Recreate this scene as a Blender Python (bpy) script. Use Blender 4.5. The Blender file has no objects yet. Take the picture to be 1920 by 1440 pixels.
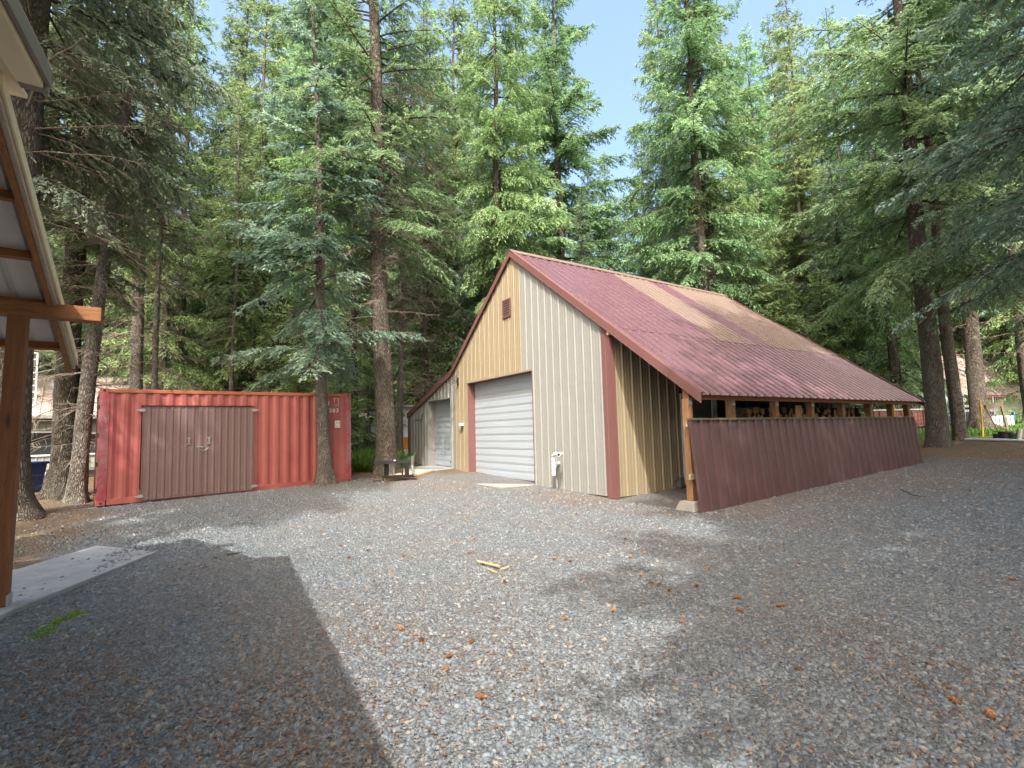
import bpy, math, numpy as np
from mathutils import Vector
SC = bpy.context.scene
rad = math.radians
# ------------------------------------------------------------------ camera
CF, CYAW, CPIT, CROL = 941.35, -.9959, .0963, -.0236
C = np.array([8.408, -8.143, 1.533])
Fw = np.array([math.sin(CYAW)*math.cos(CPIT), math.cos(CYAW)*math.cos(CPIT), math.sin(CPIT)])
_R = np.array([math.cos(CYAW), -math.sin(CYAW), 0.]); _U = np.cross(_R, Fw)
Rt = math.cos(CROL)*_R + math.sin(CROL)*_U; Up = -math.sin(CROL)*_R + math.cos(CROL)*_U
cam = bpy.data.cameras.new('camera'); camo = bpy.data.objects.new('camera', cam); SC.collection.objects.link(camo)
cam.sensor_width = 36; cam.lens = CF/1920*36; cam.clip_end = 2000; cam.clip_start = .05
from mathutils import Matrix
camo.matrix_world = Matrix([[Rt[i], Up[i], -Fw[i], C[i]] for i in range(3)]+[[0, 0, 0, 1]])
SC.camera = camo
# ------------------------------------------------------------------ light
S = np.array([1.34, -1., 2.03]); S = S/np.linalg.norm(S)
w = bpy.data.worlds.new('World'); SC.world = w; w.use_nodes = True
nt = w.node_tree; sky = nt.nodes.new('ShaderNodeTexSky'); sky.sky_type = 'NISHITA'; sky.sun_disc = False
sky.sun_elevation = math.asin(S[2]); sky.sun_rotation = math.atan2(S[0], S[1])
sky.air_density = 1.3; sky.dust_density = 8; sky.ozone_density = 1.0; sky.altitude = 0
bg = nt.nodes['Background']; hsv = nt.nodes.new('ShaderNodeHueSaturation'); hsv.inputs['Saturation'].default_value = 1.12
nt.links.new(sky.outputs[0], hsv.inputs['Color']); nt.links.new(hsv.outputs[0], bg.inputs[0]); bg.inputs[1].default_value = .15
sl = bpy.data.lights.new('sun', 'SUN'); sl.energy = 2.0; sl.angle = rad(.55); sl.color = (1, .99, .97)
slo = bpy.data.objects.new('sun', sl); SC.collection.objects.link(slo)
slo.rotation_euler = Vector(S).to_track_quat('Z', 'Y').to_euler(); slo.location = (20, -15, 30)
SC.view_settings.view_transform = 'Standard'; SC.view_settings.look = 'None'
SC.view_settings.exposure = 1.78; SC.view_settings.gamma = 1
SC.cycles.max_bounces = 8; SC.cycles.transparent_max_bounces = 4; SC.cycles.diffuse_bounces = 6
# ------------------------------------------------------------------ helpers
rng = np.random.default_rng(7)
def hgt(x, y):
    x = np.asarray(x, float); y = np.asarray(y, float)
    return .035*np.clip(y, 0, 40) + .03*np.clip(-x, 0, 14)*np.clip((y+11.5)/8.5, .22, 1) + .03*np.clip(y-16, 0, 26)
def ray(px, py): return Fw + Rt*(px-960)/CF - Up*(py-720)/CF
def D(px, py, d): return C + ray(px, py)*d
def G(px, py):
    z = 0.; r = ray(px, py)
    for _ in range(80):
        p = C + r*((z-C[2])/r[2]); z = .75*z + .25*float(hgt(p[0], p[1]))
    return p
def gat(px, d):            # ground point under pixel column px at depth d
    p = D(px, 800, d); p[2] = float(hgt(p[0], p[1])); return p
def tag(o, label=None, cat=None, group=None, kind=None):
    if label: o['label'] = label
    if cat: o['category'] = cat
    if group: o['group'] = group
    if kind: o['kind'] = kind
    return o
def thing(name, label, cat, loc, group=None):
    o = bpy.data.objects.new(name, None); SC.collection.objects.link(o); o.location = [float(v) for v in loc]
    o.empty_display_size = .3
    return tag(o, label, cat, group)
def mkmesh(name, V, Fc, mats, smooth=False, tint=None, mi=None):
    me = bpy.data.meshes.new(name); V = np.asarray(V, np.float32)
    if isinstance(Fc, np.ndarray):
        n, k = Fc.shape
        me.vertices.add(len(V)); me.vertices.foreach_set('co', V.ravel())
        me.loops.add(n*k); me.loops.foreach_set('vertex_index', Fc.astype(np.int32).ravel())
        me.polygons.add(n); me.polygons.foreach_set('loop_start', np.arange(0, n*k, k, dtype=np.int32))
        me.update(calc_edges=True)
    else:
        me.from_pydata([tuple(v) for v in V.tolist()], [], Fc); me.update()
    for m in (mats if isinstance(mats, (list, tuple)) else [mats]): me.materials.append(m)
    if smooth: me.polygons.foreach_set('use_smooth', np.ones(len(me.polygons), bool))
    if tint is not None:
        a = me.attributes.new('tint', 'FLOAT', 'POINT'); a.data.foreach_set('value', np.asarray(tint, np.float32))
    if mi is not None: me.polygons.foreach_set('material_index', np.asarray(mi, np.int32))
    return me
def link(name, me, parent=None):
    o = bpy.data.objects.new(name, me); SC.collection.objects.link(o)
    if parent is not None:
        o.parent = parent; base = Vector((0, 0, 0)); p = parent
        while p is not None: base = base + p.location; p = p.parent
        o.location = -base          # meshes are written in world coordinates
    return o
class MB:
    def __init__(s): s.V = []; s.F = []; s.T = []
    def add(s, V, F, tint=0.):
        n = len(s.V); s.V += [tuple(map(float, v)) for v in V]; s.F += [[i+n for i in f] for f in F]; s.T += [tint]*len(V); return s
    def hexa(s, P, tint=0.):   # 8 points, bottom 4 ccw then top 4
        return s.add(P, [[3, 2, 1, 0], [4, 5, 6, 7], [0, 1, 5, 4], [1, 2, 6, 5], [2, 3, 7, 6], [3, 0, 4, 7]], tint)
    def box(s, a, b, tint=0.):
        x0, y0, z0 = np.minimum(a, b); x1, y1, z1 = np.maximum(a, b)
        return s.hexa([(x0, y0, z0), (x1, y0, z0), (x1, y1, z0), (x0, y1, z0), (x0, y0, z1), (x1, y0, z1), (x1, y1, z1), (x0, y1, z1)], tint)
    def obox(s, c, ax, ay, az, sx, sy, sz, tint=0.):   # centre, axes, full sizes
        c = np.array(c, float); ax, ay, az = [np.array(a, float)*k/2 for a, k in ((ax, sx), (ay, sy), (az, sz))]
        return s.hexa([c-ax-ay-az, c+ax-ay-az, c+ax+ay-az, c-ax+ay-az, c-ax-ay+az, c+ax-ay+az, c+ax+ay+az, c-ax+ay+az], tint)
    def bar(s, p, q, w, h, up=(0, 0, 1), tint=0.):
        p = np.array(p, float); q = np.array(q, float); d = q-p; L = np.linalg.norm(d); d = d/L
        u = np.array(up, float)
        if abs(d@u) > .98: u = np.array([1., 0, 0])
        sd = np.cross(d, u); sd /= np.linalg.norm(sd); u = np.cross(sd, d)
        return s.obox((p+q)/2, d, sd, u, L, w, h, tint)
    def cyl(s, p, q, r0, r1=None, n=12, caps=True, tint=0.):
        r1 = r0 if r1 is None else r1
        p = np.array(p, float); q = np.array(q, float); d = q-p; d = d/np.linalg.norm(d)
        u = np.array([0, 0, 1.]) if abs(d[2]) < .9 else np.array([1., 0, 0])
        a = np.cross(d, u); a /= np.linalg.norm(a); b = np.cross(d, a)
        P = []
        for c_, r in ((p, r0), (q, r1)):
            for i in range(n):
                t = 2*math.pi*i/n; P.append(c_+r*(math.cos(t)*a+math.sin(t)*b))
        F_ = [[i, (i+1) % n, n+(i+1) % n, n+i] for i in range(n)]
        if caps: F_ += [list(range(n))[::-1], list(range(n, 2*n))]
        return s.add(P, F_, tint)
    def tube(s, pts, r, n=8, tint=0.):
        pts = np.array(pts, float); P = []; m = len(pts); rr = np.broadcast_to(r, (m,))
        for k in range(m):
            d = pts[min(k+1, m-1)]-pts[max(k-1, 0)]; d /= np.linalg.norm(d)
            u = np.array([0, 0, 1.]) if abs(d[2]) < .95 else np.array([1., 0, 0])
            a = np.cross(d, u); a /= np.linalg.norm(a); b = np.cross(d, a)
            P += [pts[k]+rr[k]*(math.cos(2*math.pi*i/n)*a+math.sin(2*math.pi*i/n)*b) for i in range(n)]
        F_ = [[k*n+i, k*n+(i+1) % n, (k+1)*n+(i+1) % n, (k+1)*n+i] for k in range(m-1) for i in range(n)]
        F_ += [list(range(n))[::-1], list(range((m-1)*n, m*n))]
        return s.add(P, F_, tint)
    def build(s, name, mat, parent=None, bevel=0, smooth=False):
        me = mkmesh(name, s.V, s.F, mat, smooth, s.T)
        o = link(name, me, parent)
        if bevel:
            m = o.modifiers.new('b', 'BEVEL'); m.width = bevel; m.segments = 2; m.limit_method = 'ANGLE'
        return o
# ------------------------------------------------------------------ materials
class NT:
    def __init__(s, name):
        s.m = bpy.data.materials.new(name); s.m.use_nodes = True; s.n = s.m.node_tree.nodes; s.l = s.m.node_tree.links
        s.b = s.n['Principled BSDF']; s.o = s.n['Material Output']
    def node(s, t, **k):
        n = s.n.new(t)
        for a, v in k.items():
            if a in n.inputs: n.inputs[a].default_value = v
            else: setattr(n, a, v)
        return n
    def set(s, n, i, v):
        if hasattr(v, 'links') or isinstance(v, bpy.types.NodeSocket): s.l.new(v, n.inputs[i])
        else: n.inputs[i].default_value = v
    def co(s, sc=(1, 1, 1), kind='Object', rot=(0, 0, 0)):
        t = s.node('ShaderNodeTexCoord'); mp = s.node('ShaderNodeMapping'); mp.inputs['Scale'].default_value = sc
        mp.inputs['Rotation'].default_value = rot; s.l.new(t.outputs[kind], mp.inputs['Vector']); return mp.outputs[0]
    def noise(s, co, scale, det=4, rough=.55, dist=0):
        n = s.node('ShaderNodeTexNoise'); s.l.new(co, n.inputs['Vector']); n.inputs['Scale'].default_value = scale
        n.inputs['Detail'].default_value = det; n.inputs['Roughness'].default_value = rough; n.inputs['Distortion'].default_value = dist
        return n.outputs['Fac']
    def vor(s, co, scale, feature='F1', rnd=1):
        n = s.node('ShaderNodeTexVoronoi'); n.feature = feature; s.l.new(co, n.inputs['Vector']); n.inputs['Scale'].default_value = scale
        n.inputs['Randomness'].default_value = rnd; return n
    def ramp(s, fac, pts, interp='LINEAR'):
        r = s.node('ShaderNodeValToRGB'); s.set(r, 0, fac); cr = r.color_ramp; cr.interpolation = interp
        while len(cr.elements) < len(pts): cr.elements.new(.5)
        for e, (p, c) in zip(cr.elements, pts):
            e.position = p; e.color = (c, c, c, 1) if not hasattr(c, '__len__') else (*c, 1)
        return r.outputs[0]
    def mix(s, fac, a, b, mode='MIX'):
        m = s.node('ShaderNodeMix'); m.data_type = 'RGBA'; m.blend_type = mode
        for i, v in ((0, fac), (6, a), (7, b)):
            if isinstance(v, (tuple, list)): v = (*v, 1) if len(v) == 3 else v
            s.set(m, i, v)
        return m.outputs[2]
    def math(s, op, a, b=0.):
        m = s.node('ShaderNodeMath'); m.operation = op; s.set(m, 0, a); s.set(m, 1, b); return m.outputs[0]
    def bump(s, h, dist, st=1., nrm=None):
        b = s.node('ShaderNodeBump'); s.l.new(h, b.inputs['Height']); b.inputs['Distance'].default_value = dist; b.inputs['Strength'].default_value = st
        if nrm is not None: s.l.new(nrm, b.inputs['Normal'])
        return b.outputs[0]
    def attr(s, nm): n = s.node('ShaderNodeAttribute'); n.attribute_name = nm; return n.outputs['Fac']
    def fin(s, col, rough=.6, nrm=None, metal=0, spec=.5):
        s.set(s.b, 'Base Color', col if not isinstance(col, tuple) else (*col, 1)); s.set(s.b, 'Roughness', rough)
        s.b.inputs['Metallic'].default_value = metal; s.b.inputs['Specular IOR Level'].default_value = spec
        if nrm is not None: s.l.new(nrm, s.b.inputs['Normal'])
        return s.m
def paint(name, c, rough=.42, var=.16, scale=1.2, dirt=(.25, .2, .14), dirtamt=.18, metal=0, bumpd=.0025):
    t = NT(name); co = t.co()
    n1 = t.noise(co, scale, 5, .6); n2 = t.noise(t.co((9, 9, .7)), 2.2, 4, .6)
    a = tuple(v*(1-var) for v in c); b = tuple(min(1, v*(1+var)) for v in c)
    col = t.mix(n1, a, b); col = t.mix(t.ramp(n2, [(.5, 0.), (.8, dirtamt)]), col, dirt)
    return t.fin(col, t.math('ADD', t.math('MULTIPLY', n1, .25), rough-.12), t.bump(t.noise(co, 3.5, 3), bumpd*4), metal)
def woodm(name, c1, c2, axis='x', rough=.65, knots=True):
    t = NT(name); sc = {'x': (1, 14, 14), 'y': (14, 1, 14), 'z': (14, 14, 1)}[axis]
    co = t.co(sc); n = t.noise(co, 1.6, 6, .65, .6); n2 = t.noise(t.co(tuple(v*3 for v in sc)), 3, 3)
    col = t.mix(t.ramp(n, [(.3, 0.), (.7, 1.)]), c1, c2)
    col = t.mix(t.math('MULTIPLY', n2, .35), col, tuple(v*.55 for v in c1))
    if knots:
        v = t.vor(t.co(tuple(.45*k**.5*2 for k in sc)), 1.4); col = t.mix(t.ramp(v.outputs['Distance'], [(.05, .8), (.12, 0.)]), col, tuple(v_*.3 for v_ in c1))
    cr = t.ramp(t.noise(t.co(tuple(v*1.6 for v in sc)), .9, 3, .6, 1.2), [(.485, 0.), (.5, 1.), (.515, 0.)]); col = t.mix(t.math('MULTIPLY', cr, .55), col, tuple(v_*.25 for v_ in c1))
    return t.fin(col, rough, t.bump(n, .008))
M = {}
M['tan'] = paint('tan_metal', (.255, .252, .23), .45, .08, .6, dirtamt=.16)
M['yellow'] = paint('yellow_metal', (.275, .223, .142), .45, .09, .6, dirtamt=.18)
M['maroon'] = paint('maroon_metal', (.128, .064, .074), .25, .10, .9, (.12, .08, .08), .12)
M['maroon_trim'] = paint('maroon_trim_metal', (.17, .078, .070), .42, .06, .9, (.15, .1, .09), .12)
M['skirt'] = paint('dark_maroon_metal', (.095, .050, .052), .33, .2, .9, (.09, .085, .05), .45)
M['faded'] = paint('faded_brown_metal', (.165, .114, .09), .6, .14, 1.0, (.22, .14, .1), .25)
M['door_white'] = paint('white_door_paint', (.36, .40, .435), .38, .07, 1.0, (.4, .4, .38), .16)
M['door_maroon'] = paint('faded_maroon_metal', (.165, .105, .10), .36, .14, .9, (.2, .13, .1), .3)
M['white'] = paint('white_plastic', (.62, .64, .68), .4, .04, 3, dirtamt=.08)
M['galv'] = paint('galvanised_metal', (.42, .42, .41), .4, .1, 6, (.25, .24, .22), .2, metal=.6)
M['black'] = paint('black_paint', (.018, .018, .02), .45, .3, 4, (.08, .07, .05), .2)
M['grey'] = paint('grey_paint', (.13, .135, .12), .55, .1, 2)
M['soffit'] = paint('tan_soffit', (.78, .66, .45), .5, .05, 1.2, dirtamt=.12)
M['flash'] = paint('grey_flashing', (.21, .18, .155), .5, .08, 2)
M['brown_wood_x'] = woodm('stained_wood_x', (.22, .085, .022), (.40, .17, .05), 'x')
M['brown_wood_y'] = woodm('stained_wood_y', (.20, .072, .02), (.38, .15, .045), 'y')
M['brown_wood_z'] = woodm('stained_wood_z', (.15, .052, .016), (.29, .105, .03), 'z')
M['post_wood'] = woodm('lighter_post_wood', (.26, .125, .05), (.42, .225, .105), 'z')
M['pale_wood'] = woodm('weathered_pale_wood', (.46, .36, .27), (.60, .50, .38), 'x')
M['new_wood'] = woodm('fresh_wood', (.50, .31, .15), (.66, .45, .25), 'x')
M['grey_wood'] = woodm('old_grey_wood', (.10, .075, .045), (.2, .15, .1), 'z')
M['undersheet'] = paint('pale_roof_underside', (.50, .47, .45), .5, .08, 1.5, (.3, .25, .22), .2)
M['pinkroof'] = paint('pale_metal_roof', (.40, .32, .295), .5, .08, .8, (.3, .25, .2), .25)
M['pale_siding'] = paint('pale_siding', (.25, .27, .235), .6, .08, .8, (.2, .22, .15), .25)
M['green_siding'] = paint('light_green_siding', (.40, .48, .25), .6, .08, .8)
M['glass'] = NT('dark_glass').fin((.03, .035, .035), .12)
M['redtrailer'] = paint('red_brown_paint', (.24, .07, .05), .5, .15, 2)
M['yellow_post'] = paint('yellow_post_paint', (.55, .34, .02), .5, .1, 3)
M['blue'] = paint('blue_plastic', (.02, .05, .22), .4, .15, 3)
M['sky_blue'] = paint('bright_blue_plastic', (.03, .30, .60), .4, .1, 3)
M['orange'] = paint('orange_plastic', (.75, .26, .03), .45, .1, 3)
M['tarp'] = paint('silver_tarp', (.34, .36, .35), .42, .25, 2.5)
M['dark'] = paint('dark_parts_and_shade', (.03, .028, .024), .8, .3, 3)  # near black for small dark parts, also painted shade on the woodshed wall
t = NT('concrete'); co = t.co(); n = t.noise(co, 2.2, 7, .65); n2 = t.noise(co, 60, 3)
M['concrete'] = t.fin(t.mix(t.math('MULTIPLY', n2, .3), t.mix(n, (.24, .225, .195), (.36, .34, .305)), (.2, .18, .15)), .85, t.bump(n2, .002))
t = NT('grey_concrete'); co = t.co(); n = t.noise(co, 3.1, 9, .74); n2 = t.noise(co, 60, 3)
M['concrete2'] = t.fin(t.mix(t.math('MULTIPLY', n2, .3), t.mix(t.ramp(n, [(.3, 0.), (.7, 1.)]), (.20, .205, .215), (.38, .38, .375)), (.2, .19, .17)), .85, t.bump(n2, .002))
# container red
t = NT('container_red'); co = t.co(); n = t.noise(co, 1.3, 6, .62); nb = t.noise(t.co((3, 3, .5)), 1.5, 5, .6); nc = t.noise(co, 6, 6, .7)
col = t.mix(t.ramp(n, [(.35, 0.), (.68, 1.)]), (.28, .064, .062), (.34, .10, .078))
col = t.mix(t.ramp(nb, [(.5, 0.), (.75, .3)]), col, (.36, .13, .11))
col = t.mix(t.ramp(nc, [(.62, 0.), (.72, .7)]), col, (.2, .075, .04))
M['red'] = t.fin(col, .42, t.bump(t.noise(co, 1.8, 2), .02))
t = NT('container_post_red'); co = t.co(); n = t.noise(co, 3.2, 7, .7)
M['red2'] = t.fin(t.mix(t.ramp(n, [(.4, 0.), (.62, 1.)]), (.26, .036, .045), (.27, .14, .15)), .5, t.bump(n, .004))
# bark
def bark(name, dark, light, lich=.45, sc=1., lc=(.30, .30, .25)):
    t = NT(name); co = t.co((9*sc, 9*sc, 1.9*sc)); wn = t.node('ShaderNodeTexNoise'); t.l.new(co, wn.inputs['Vector']); wn.inputs['Scale'].default_value = 1.1; wn.inputs['Detail'].default_value = 5
    co = t.mix(.35, co, wn.outputs['Color'], 'ADD'); v = t.vor(co, 3.0, 'DISTANCE_TO_EDGE'); n = t.noise(co, 4, 8, .7, .8); n3 = t.noise(t.co((1, 1, .5)), 5, 6, .7)
    crack = t.ramp(t.math('ADD', v.outputs['Distance'], t.math('MULTIPLY', n, .22)), [(.06, 0.), (.36, 1.)])
    col = t.mix(crack, dark, light); col = t.mix(t.math('MULTIPLY', n, .6), col, dark)
    col = t.mix(t.ramp(n3, [(.5, 0.), (.66, lich)]), col, lc)
    moss = t.noise(t.co((.9, .9, .35)), 2.3, 4); col = t.mix(t.ramp(moss, [(.55, 0.), (.75, .35)]), col, (.07, .085, .03))
    return t.fin(col, .92, t.bump(crack, .035, 1., t.bump(n, .02)), spec=.2)
M['bark'] = bark('bark', (.06, .048, .038), (.26, .215, .175), .4)
M['bark_dark'] = bark('dark_bark', (.03, .025, .019), (.15, .13, .10), .3)
M['bark_pale'] = bark('pale_bark', (.09, .078, .065), (.34, .30, .25), .65, 1.3, (.36, .35, .30))
M['twig'] = NT('dead_twigs').fin((.26, .215, .17), .9, spec=.2)
M['limb'] = NT('limbs').fin((.075, .06, .045), .9, spec=.2)
def leaf(name, c0, c1, c2, trans=.46):
    c0, c1, c2 = [(a*.93, b, min(1, c*1.12)) for a, b, c in (c0, c1, c2)]
    t = NT(name); a = t.attr('tint'); oi = t.node('ShaderNodeObjectInfo')
    col = t.ramp(a, [(0., c0), (.5, c1), (1., c2)])
    hs = t.node('ShaderNodeHueSaturation'); t.l.new(col, hs.inputs['Color'])
    t.l.new(t.math('ADD', t.math('MULTIPLY', oi.outputs['Random'], .05), .475), hs.inputs['Hue'])
    t.l.new(t.math('ADD', t.math('MULTIPLY', oi.outputs['Random'], .3), .85), hs.inputs['Value'])
    t.set(t.b, 'Base Color', hs.outputs[0]); t.b.inputs['Roughness'].default_value = .55; t.b.inputs['Specular IOR Level'].default_value = .3
    tr = t.node('ShaderNodeBsdfTranslucent'); t.l.new(hs.outputs[0], tr.inputs[0]); mx = t.node('ShaderNodeMixShader'); mx.inputs[0].default_value = trans
    t.l.new(t.b.outputs[0], mx.inputs[1]); t.l.new(tr.outputs[0], mx.inputs[2]); t.l.new(mx.outputs[0], t.o.inputs[0]); return t.m
M['leaf_blue'] = leaf('blue_green_needles', (0.102, 0.156, 0.096), (0.240, 0.336, 0.210), (0.456, 0.552, 0.360))
M['leaf_green'] = leaf('green_needles', (0.102, 0.150, 0.066), (0.240, 0.330, 0.138), (0.480, 0.576, 0.288))
M['leaf_bright'] = leaf('bright_green_needles', (0.120, 0.180, 0.072), (0.300, 0.402, 0.144), (0.540, 0.636, 0.300))
M['leaf_grey'] = leaf('lichen_grey_needles', (0.102, 0.114, 0.066), (0.216, 0.234, 0.138), (0.372, 0.408, 0.240))
# ------------------------------------------------------------------ ground
def vnoise(x, y, s, seed=0):
    x = np.asarray(x)/s; y = np.asarray(y)/s; xi = np.floor(x).astype(int); yi = np.floor(y).astype(int); fx = x-xi; fy = y-yi
    h = lambda a, b: (np.sin(a*127.1+b*311.7+seed*74.7)*43758.5453) % 1
    fx = fx*fx*(3-2*fx); fy = fy*fy*(3-2*fy)
    return (h(xi, yi)*(1-fx)+h(xi+1, yi)*fx)*(1-fy)+(h(xi, yi+1)*(1-fx)+h(xi+1, yi+1)*fx)*fy
def ginfo(x, y):
    """forest-floor mask, litter mask, grass mask"""
    n = vnoise(x, y, 1.3, 1)*.6+vnoise(x, y, .45, 2)*.4
    ss = lambda a, b, v: np.clip((v-a)/(b-a), 0, 1)
    # beyond the yard on the left, behind the container, on the right behind the fence
    dleft = -x-8.6+.25*(y+8)
    fl = np.maximum(ss(0, 1.2, dleft+(n-.5)*1.5), ss(11.5, 13.5, y+.35*x+(n-.5)*2))
    fl = np.maximum(fl, ss(0, .5, -9.35-y+(n-.5)*.6)*ss(2.2, 1.2, x)*.9)
    fl = np.maximum(fl, ss(.6, 1.6, y+(n-.5))*ss(1, -1, x))
    lit = ss(2.6, .2, np.abs(x-2.6-.15*(y))+(.5-n)*1.6)*ss(-1.4, -.2, y)*.95
    lit = np.maximum(lit, .8*ss(1.3, .2, np.hypot((x+.6)/2.6, y+.7)+(n-.5)))
    lit = np.maximum(lit, .75*ss(1.5, .1, np.hypot((x+5)/2.6, (y+2.2)/1.3)+(n-.5)*1.2))
    lit = np.maximum(lit, .42*ss(.45, .78, n))
    lit = np.maximum(lit, .8*ss(3.2, .8, np.hypot((x-4.6), (y+8.2)))*ss(.25, .6, n))
    lit = np.maximum(lit, .9*ss(8, 12, y)*ss(.2, .6, n))
    for bx_, by_, br_ in ((-6.97, -4.7, 1.1), (-8.0, -2.6, 1.4), (-2.9, -10.2, 1.5), (-9.6, -10.9, 1.6), (.4, 17.4, 2.2), (0, 21.5, 2.), (-.4, -.6, 1.1), (-7.9, -.7, 1.)):
        lit = np.maximum(lit, ss(br_, br_*.35, np.hypot(x-bx_, y-by_)+(n-.5)*.8))
    gr = ss(19, 21, y+.4*x+(n-.5)*3)*ss(.3, .55, n+.15)
    return fl, lit, gr
ax_ = np.concatenate([np.linspace(-160, -24, 35), np.arange(-23.5, 14, .22), np.linspace(14.5, 110, 25)])
ay_ = np.concatenate([np.linspace(-90, -15, 20), np.arange(-14.5, 24, .22), np.linspace(25, 200, 40)])
gx, gy = np.meshgrid(ax_, ay_, indexing='ij')
def gz(x, y):
    f, l, g = ginfo(x, y)
    return hgt(x, y) + (vnoise(x, y, 1.7, 5)-.5)*.03 + f*(vnoise(x, y, .9, 9)-.5)*.10 - .01
GZ = gz(gx, gy); nx, ny = gx.shape
idx = np.arange(nx*ny).reshape(nx, ny)
Fq = np.stack([idx[:-1, :-1], idx[1:, :-1], idx[1:, 1:], idx[:-1, 1:]], -1).reshape(-1, 4)
t = NT('gravel_ground'); co = t.co()
v1 = t.vor(co, 42); v2 = t.vor(co, 85); v3 = t.vor(co, 17)
cell = t.node('ShaderNodeSeparateColor'); t.l.new(v1.outputs['Color'], cell.inputs[0]); cell2 = t.node('ShaderNodeSeparateColor'); t.l.new(v2.outputs['Color'], cell2.inputs[0])
g1 = t.ramp(cell.outputs[0], [(0, (0.063, 0.071, 0.077)), (.35, (0.130, 0.149, 0.159)), (.7, (0.207, 0.232, 0.237)), (1., (0.332, 0.357, 0.348))])
g2 = t.ramp(cell2.outputs[1], [(0, (0.058, 0.066, 0.071)), (.5, (0.148, 0.167, 0.177)), (1., (0.305, 0.332, 0.327))])
gcol = t.mix(.45, g1, g2); gcol = t.mix(t.ramp(v1.outputs['Distance'], [(.012, 0.), (.022, .0)]), gcol, (.05, .05, .05))
big = t.noise(co, .35, 5, .6); gcol = t.mix(t.ramp(big, [(.35, .18), (.65, 0.)]), gcol, (.13, .12, .11))
ln = t.noise(co, 38, 4, .75); ln2 = t.noise(t.co((60, 9, 30), rot=(0, 0, .6)), 2.2, 4, .7)
litc = t.ramp(ln, [(.3, (.08, .045, .028)), (.5, (.20, .12, .075)), (.72, (.33, .235, .16))])
lm = t.math('MULTIPLY', t.attr('litter'), t.ramp(t.noise(co, 14, 5, .75), [(.38, 0.), (.6, 1.)]))
fin_ = t.noise(t.co((1, .55, 1), rot=(0, 0, .9)), .9, 6, .65); gcol = t.mix(t.math('MULTIPLY', t.ramp(fin_, [(.48, 0.), (.66, .55)]), t.noise(co, 26, 3, .7)), gcol, (.24, .195, .15)); sp = t.vor(co, 9); spc = t.node('ShaderNodeSeparateColor'); t.l.new(sp.outputs['Color'], spc.inputs[0]); gcol = t.mix(t.math('MULTIPLY', t.ramp(sp.outputs['Distance'], [(.10, 1.), (.16, 0.)]), t.ramp(spc.outputs[1], [(.55, 0.), (.6, .8)])), gcol, t.mix(spc.outputs[0], (.07, .065, .06), (.42, .40, .37)))
md = t.noise(co, 9, 6, .8); gcol = t.mix(t.ramp(md, [(.42, .4), (.5, 0.)]), gcol, (.085, .08, .075)); col = t.mix(lm, gcol, litc)
soil = t.mix(t.ramp(t.noise(co, 7, 9, .85), [(.32, 0.), (.68, 1.)]), (.03, .022, .015), (.24, .165, .10)); soil = t.mix(t.ramp(ln, [(.5, 0.), (.68, .7)]), soil, (.36, .24, .14))
col = t.mix(t.attr('floor'), col, soil)
gmask = t.math('MULTIPLY', t.attr('grass'), t.ramp(t.noise(co, 3, 5, .7), [(.4, 0.), (.55, 1.)]))
col = t.mix(gmask, col, t.mix(ln, (.05, .09, .015), (.14, .22, .04)))
hh = t.math('ADD', v1.outputs['Distance'], t.math('MULTIPLY', v2.outputs['Distance'], .5))
M['ground'] = t.fin(col, .9, t.bump(hh, .03, .9, t.bump(ln, .012, .6)), spec=.25)
gm = mkmesh('ground', np.stack([gx, gy, GZ], -1).reshape(-1, 3), Fq, M['ground'], smooth=True)
f_, l_, g_ = ginfo(gx, gy)
for nm, arr in (('floor', f_), ('litter', l_), ('grass', g_)):
    a = gm.attributes.new(nm, 'FLOAT', 'POINT'); a.data.foreach_set('value', arr.astype(np.float32).ravel())
tag(link('ground', gm), kind='structure')
def slab(name, poly, zt, thick, mat, kind='structure'):
    n = len(poly); zt = np.broadcast_to(zt, (n,)); V = [(x, y, z) for (x, y), z in zip(poly, zt)]+[(x, y, z-thick) for (x, y), z in zip(poly, zt)]
    F_ = [list(range(n)), list(range(2*n-1, n-1, -1))]+[[i, n+i, n+(i+1) % n, (i+1) % n] for i in range(n)]
    me = mkmesh(name, V, F_, mat); o = link(name, me); m = o.modifiers.new('b', 'BEVEL'); m.width = .012; m.segments = 2; m.limit_method = 'ANGLE'
    return tag(o, kind=kind)
slab('pavement', [(-.15, -8.43), (1.9, -9.42), (4, -10.1), (4, -13), (.5, -13), (-.1, -9.8), (-1.25, -9.2)][::-1], .035, .12, M['concrete2'])
slab('driveway', [(-6.93, .26), (-3.08, .26), (-3.0, -1.18), (-6.5, -1.34)][::-1], [.12, .12, .075, .105], .15, M['concrete'])
slab('path', [(-10.4, .34), (-8.33, .34), (-8.2, -.62), (-9.1, -1.9), (-9.7, -2.1), (-10.6, -.5)][::-1], .285, .15, M['concrete2'])

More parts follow.
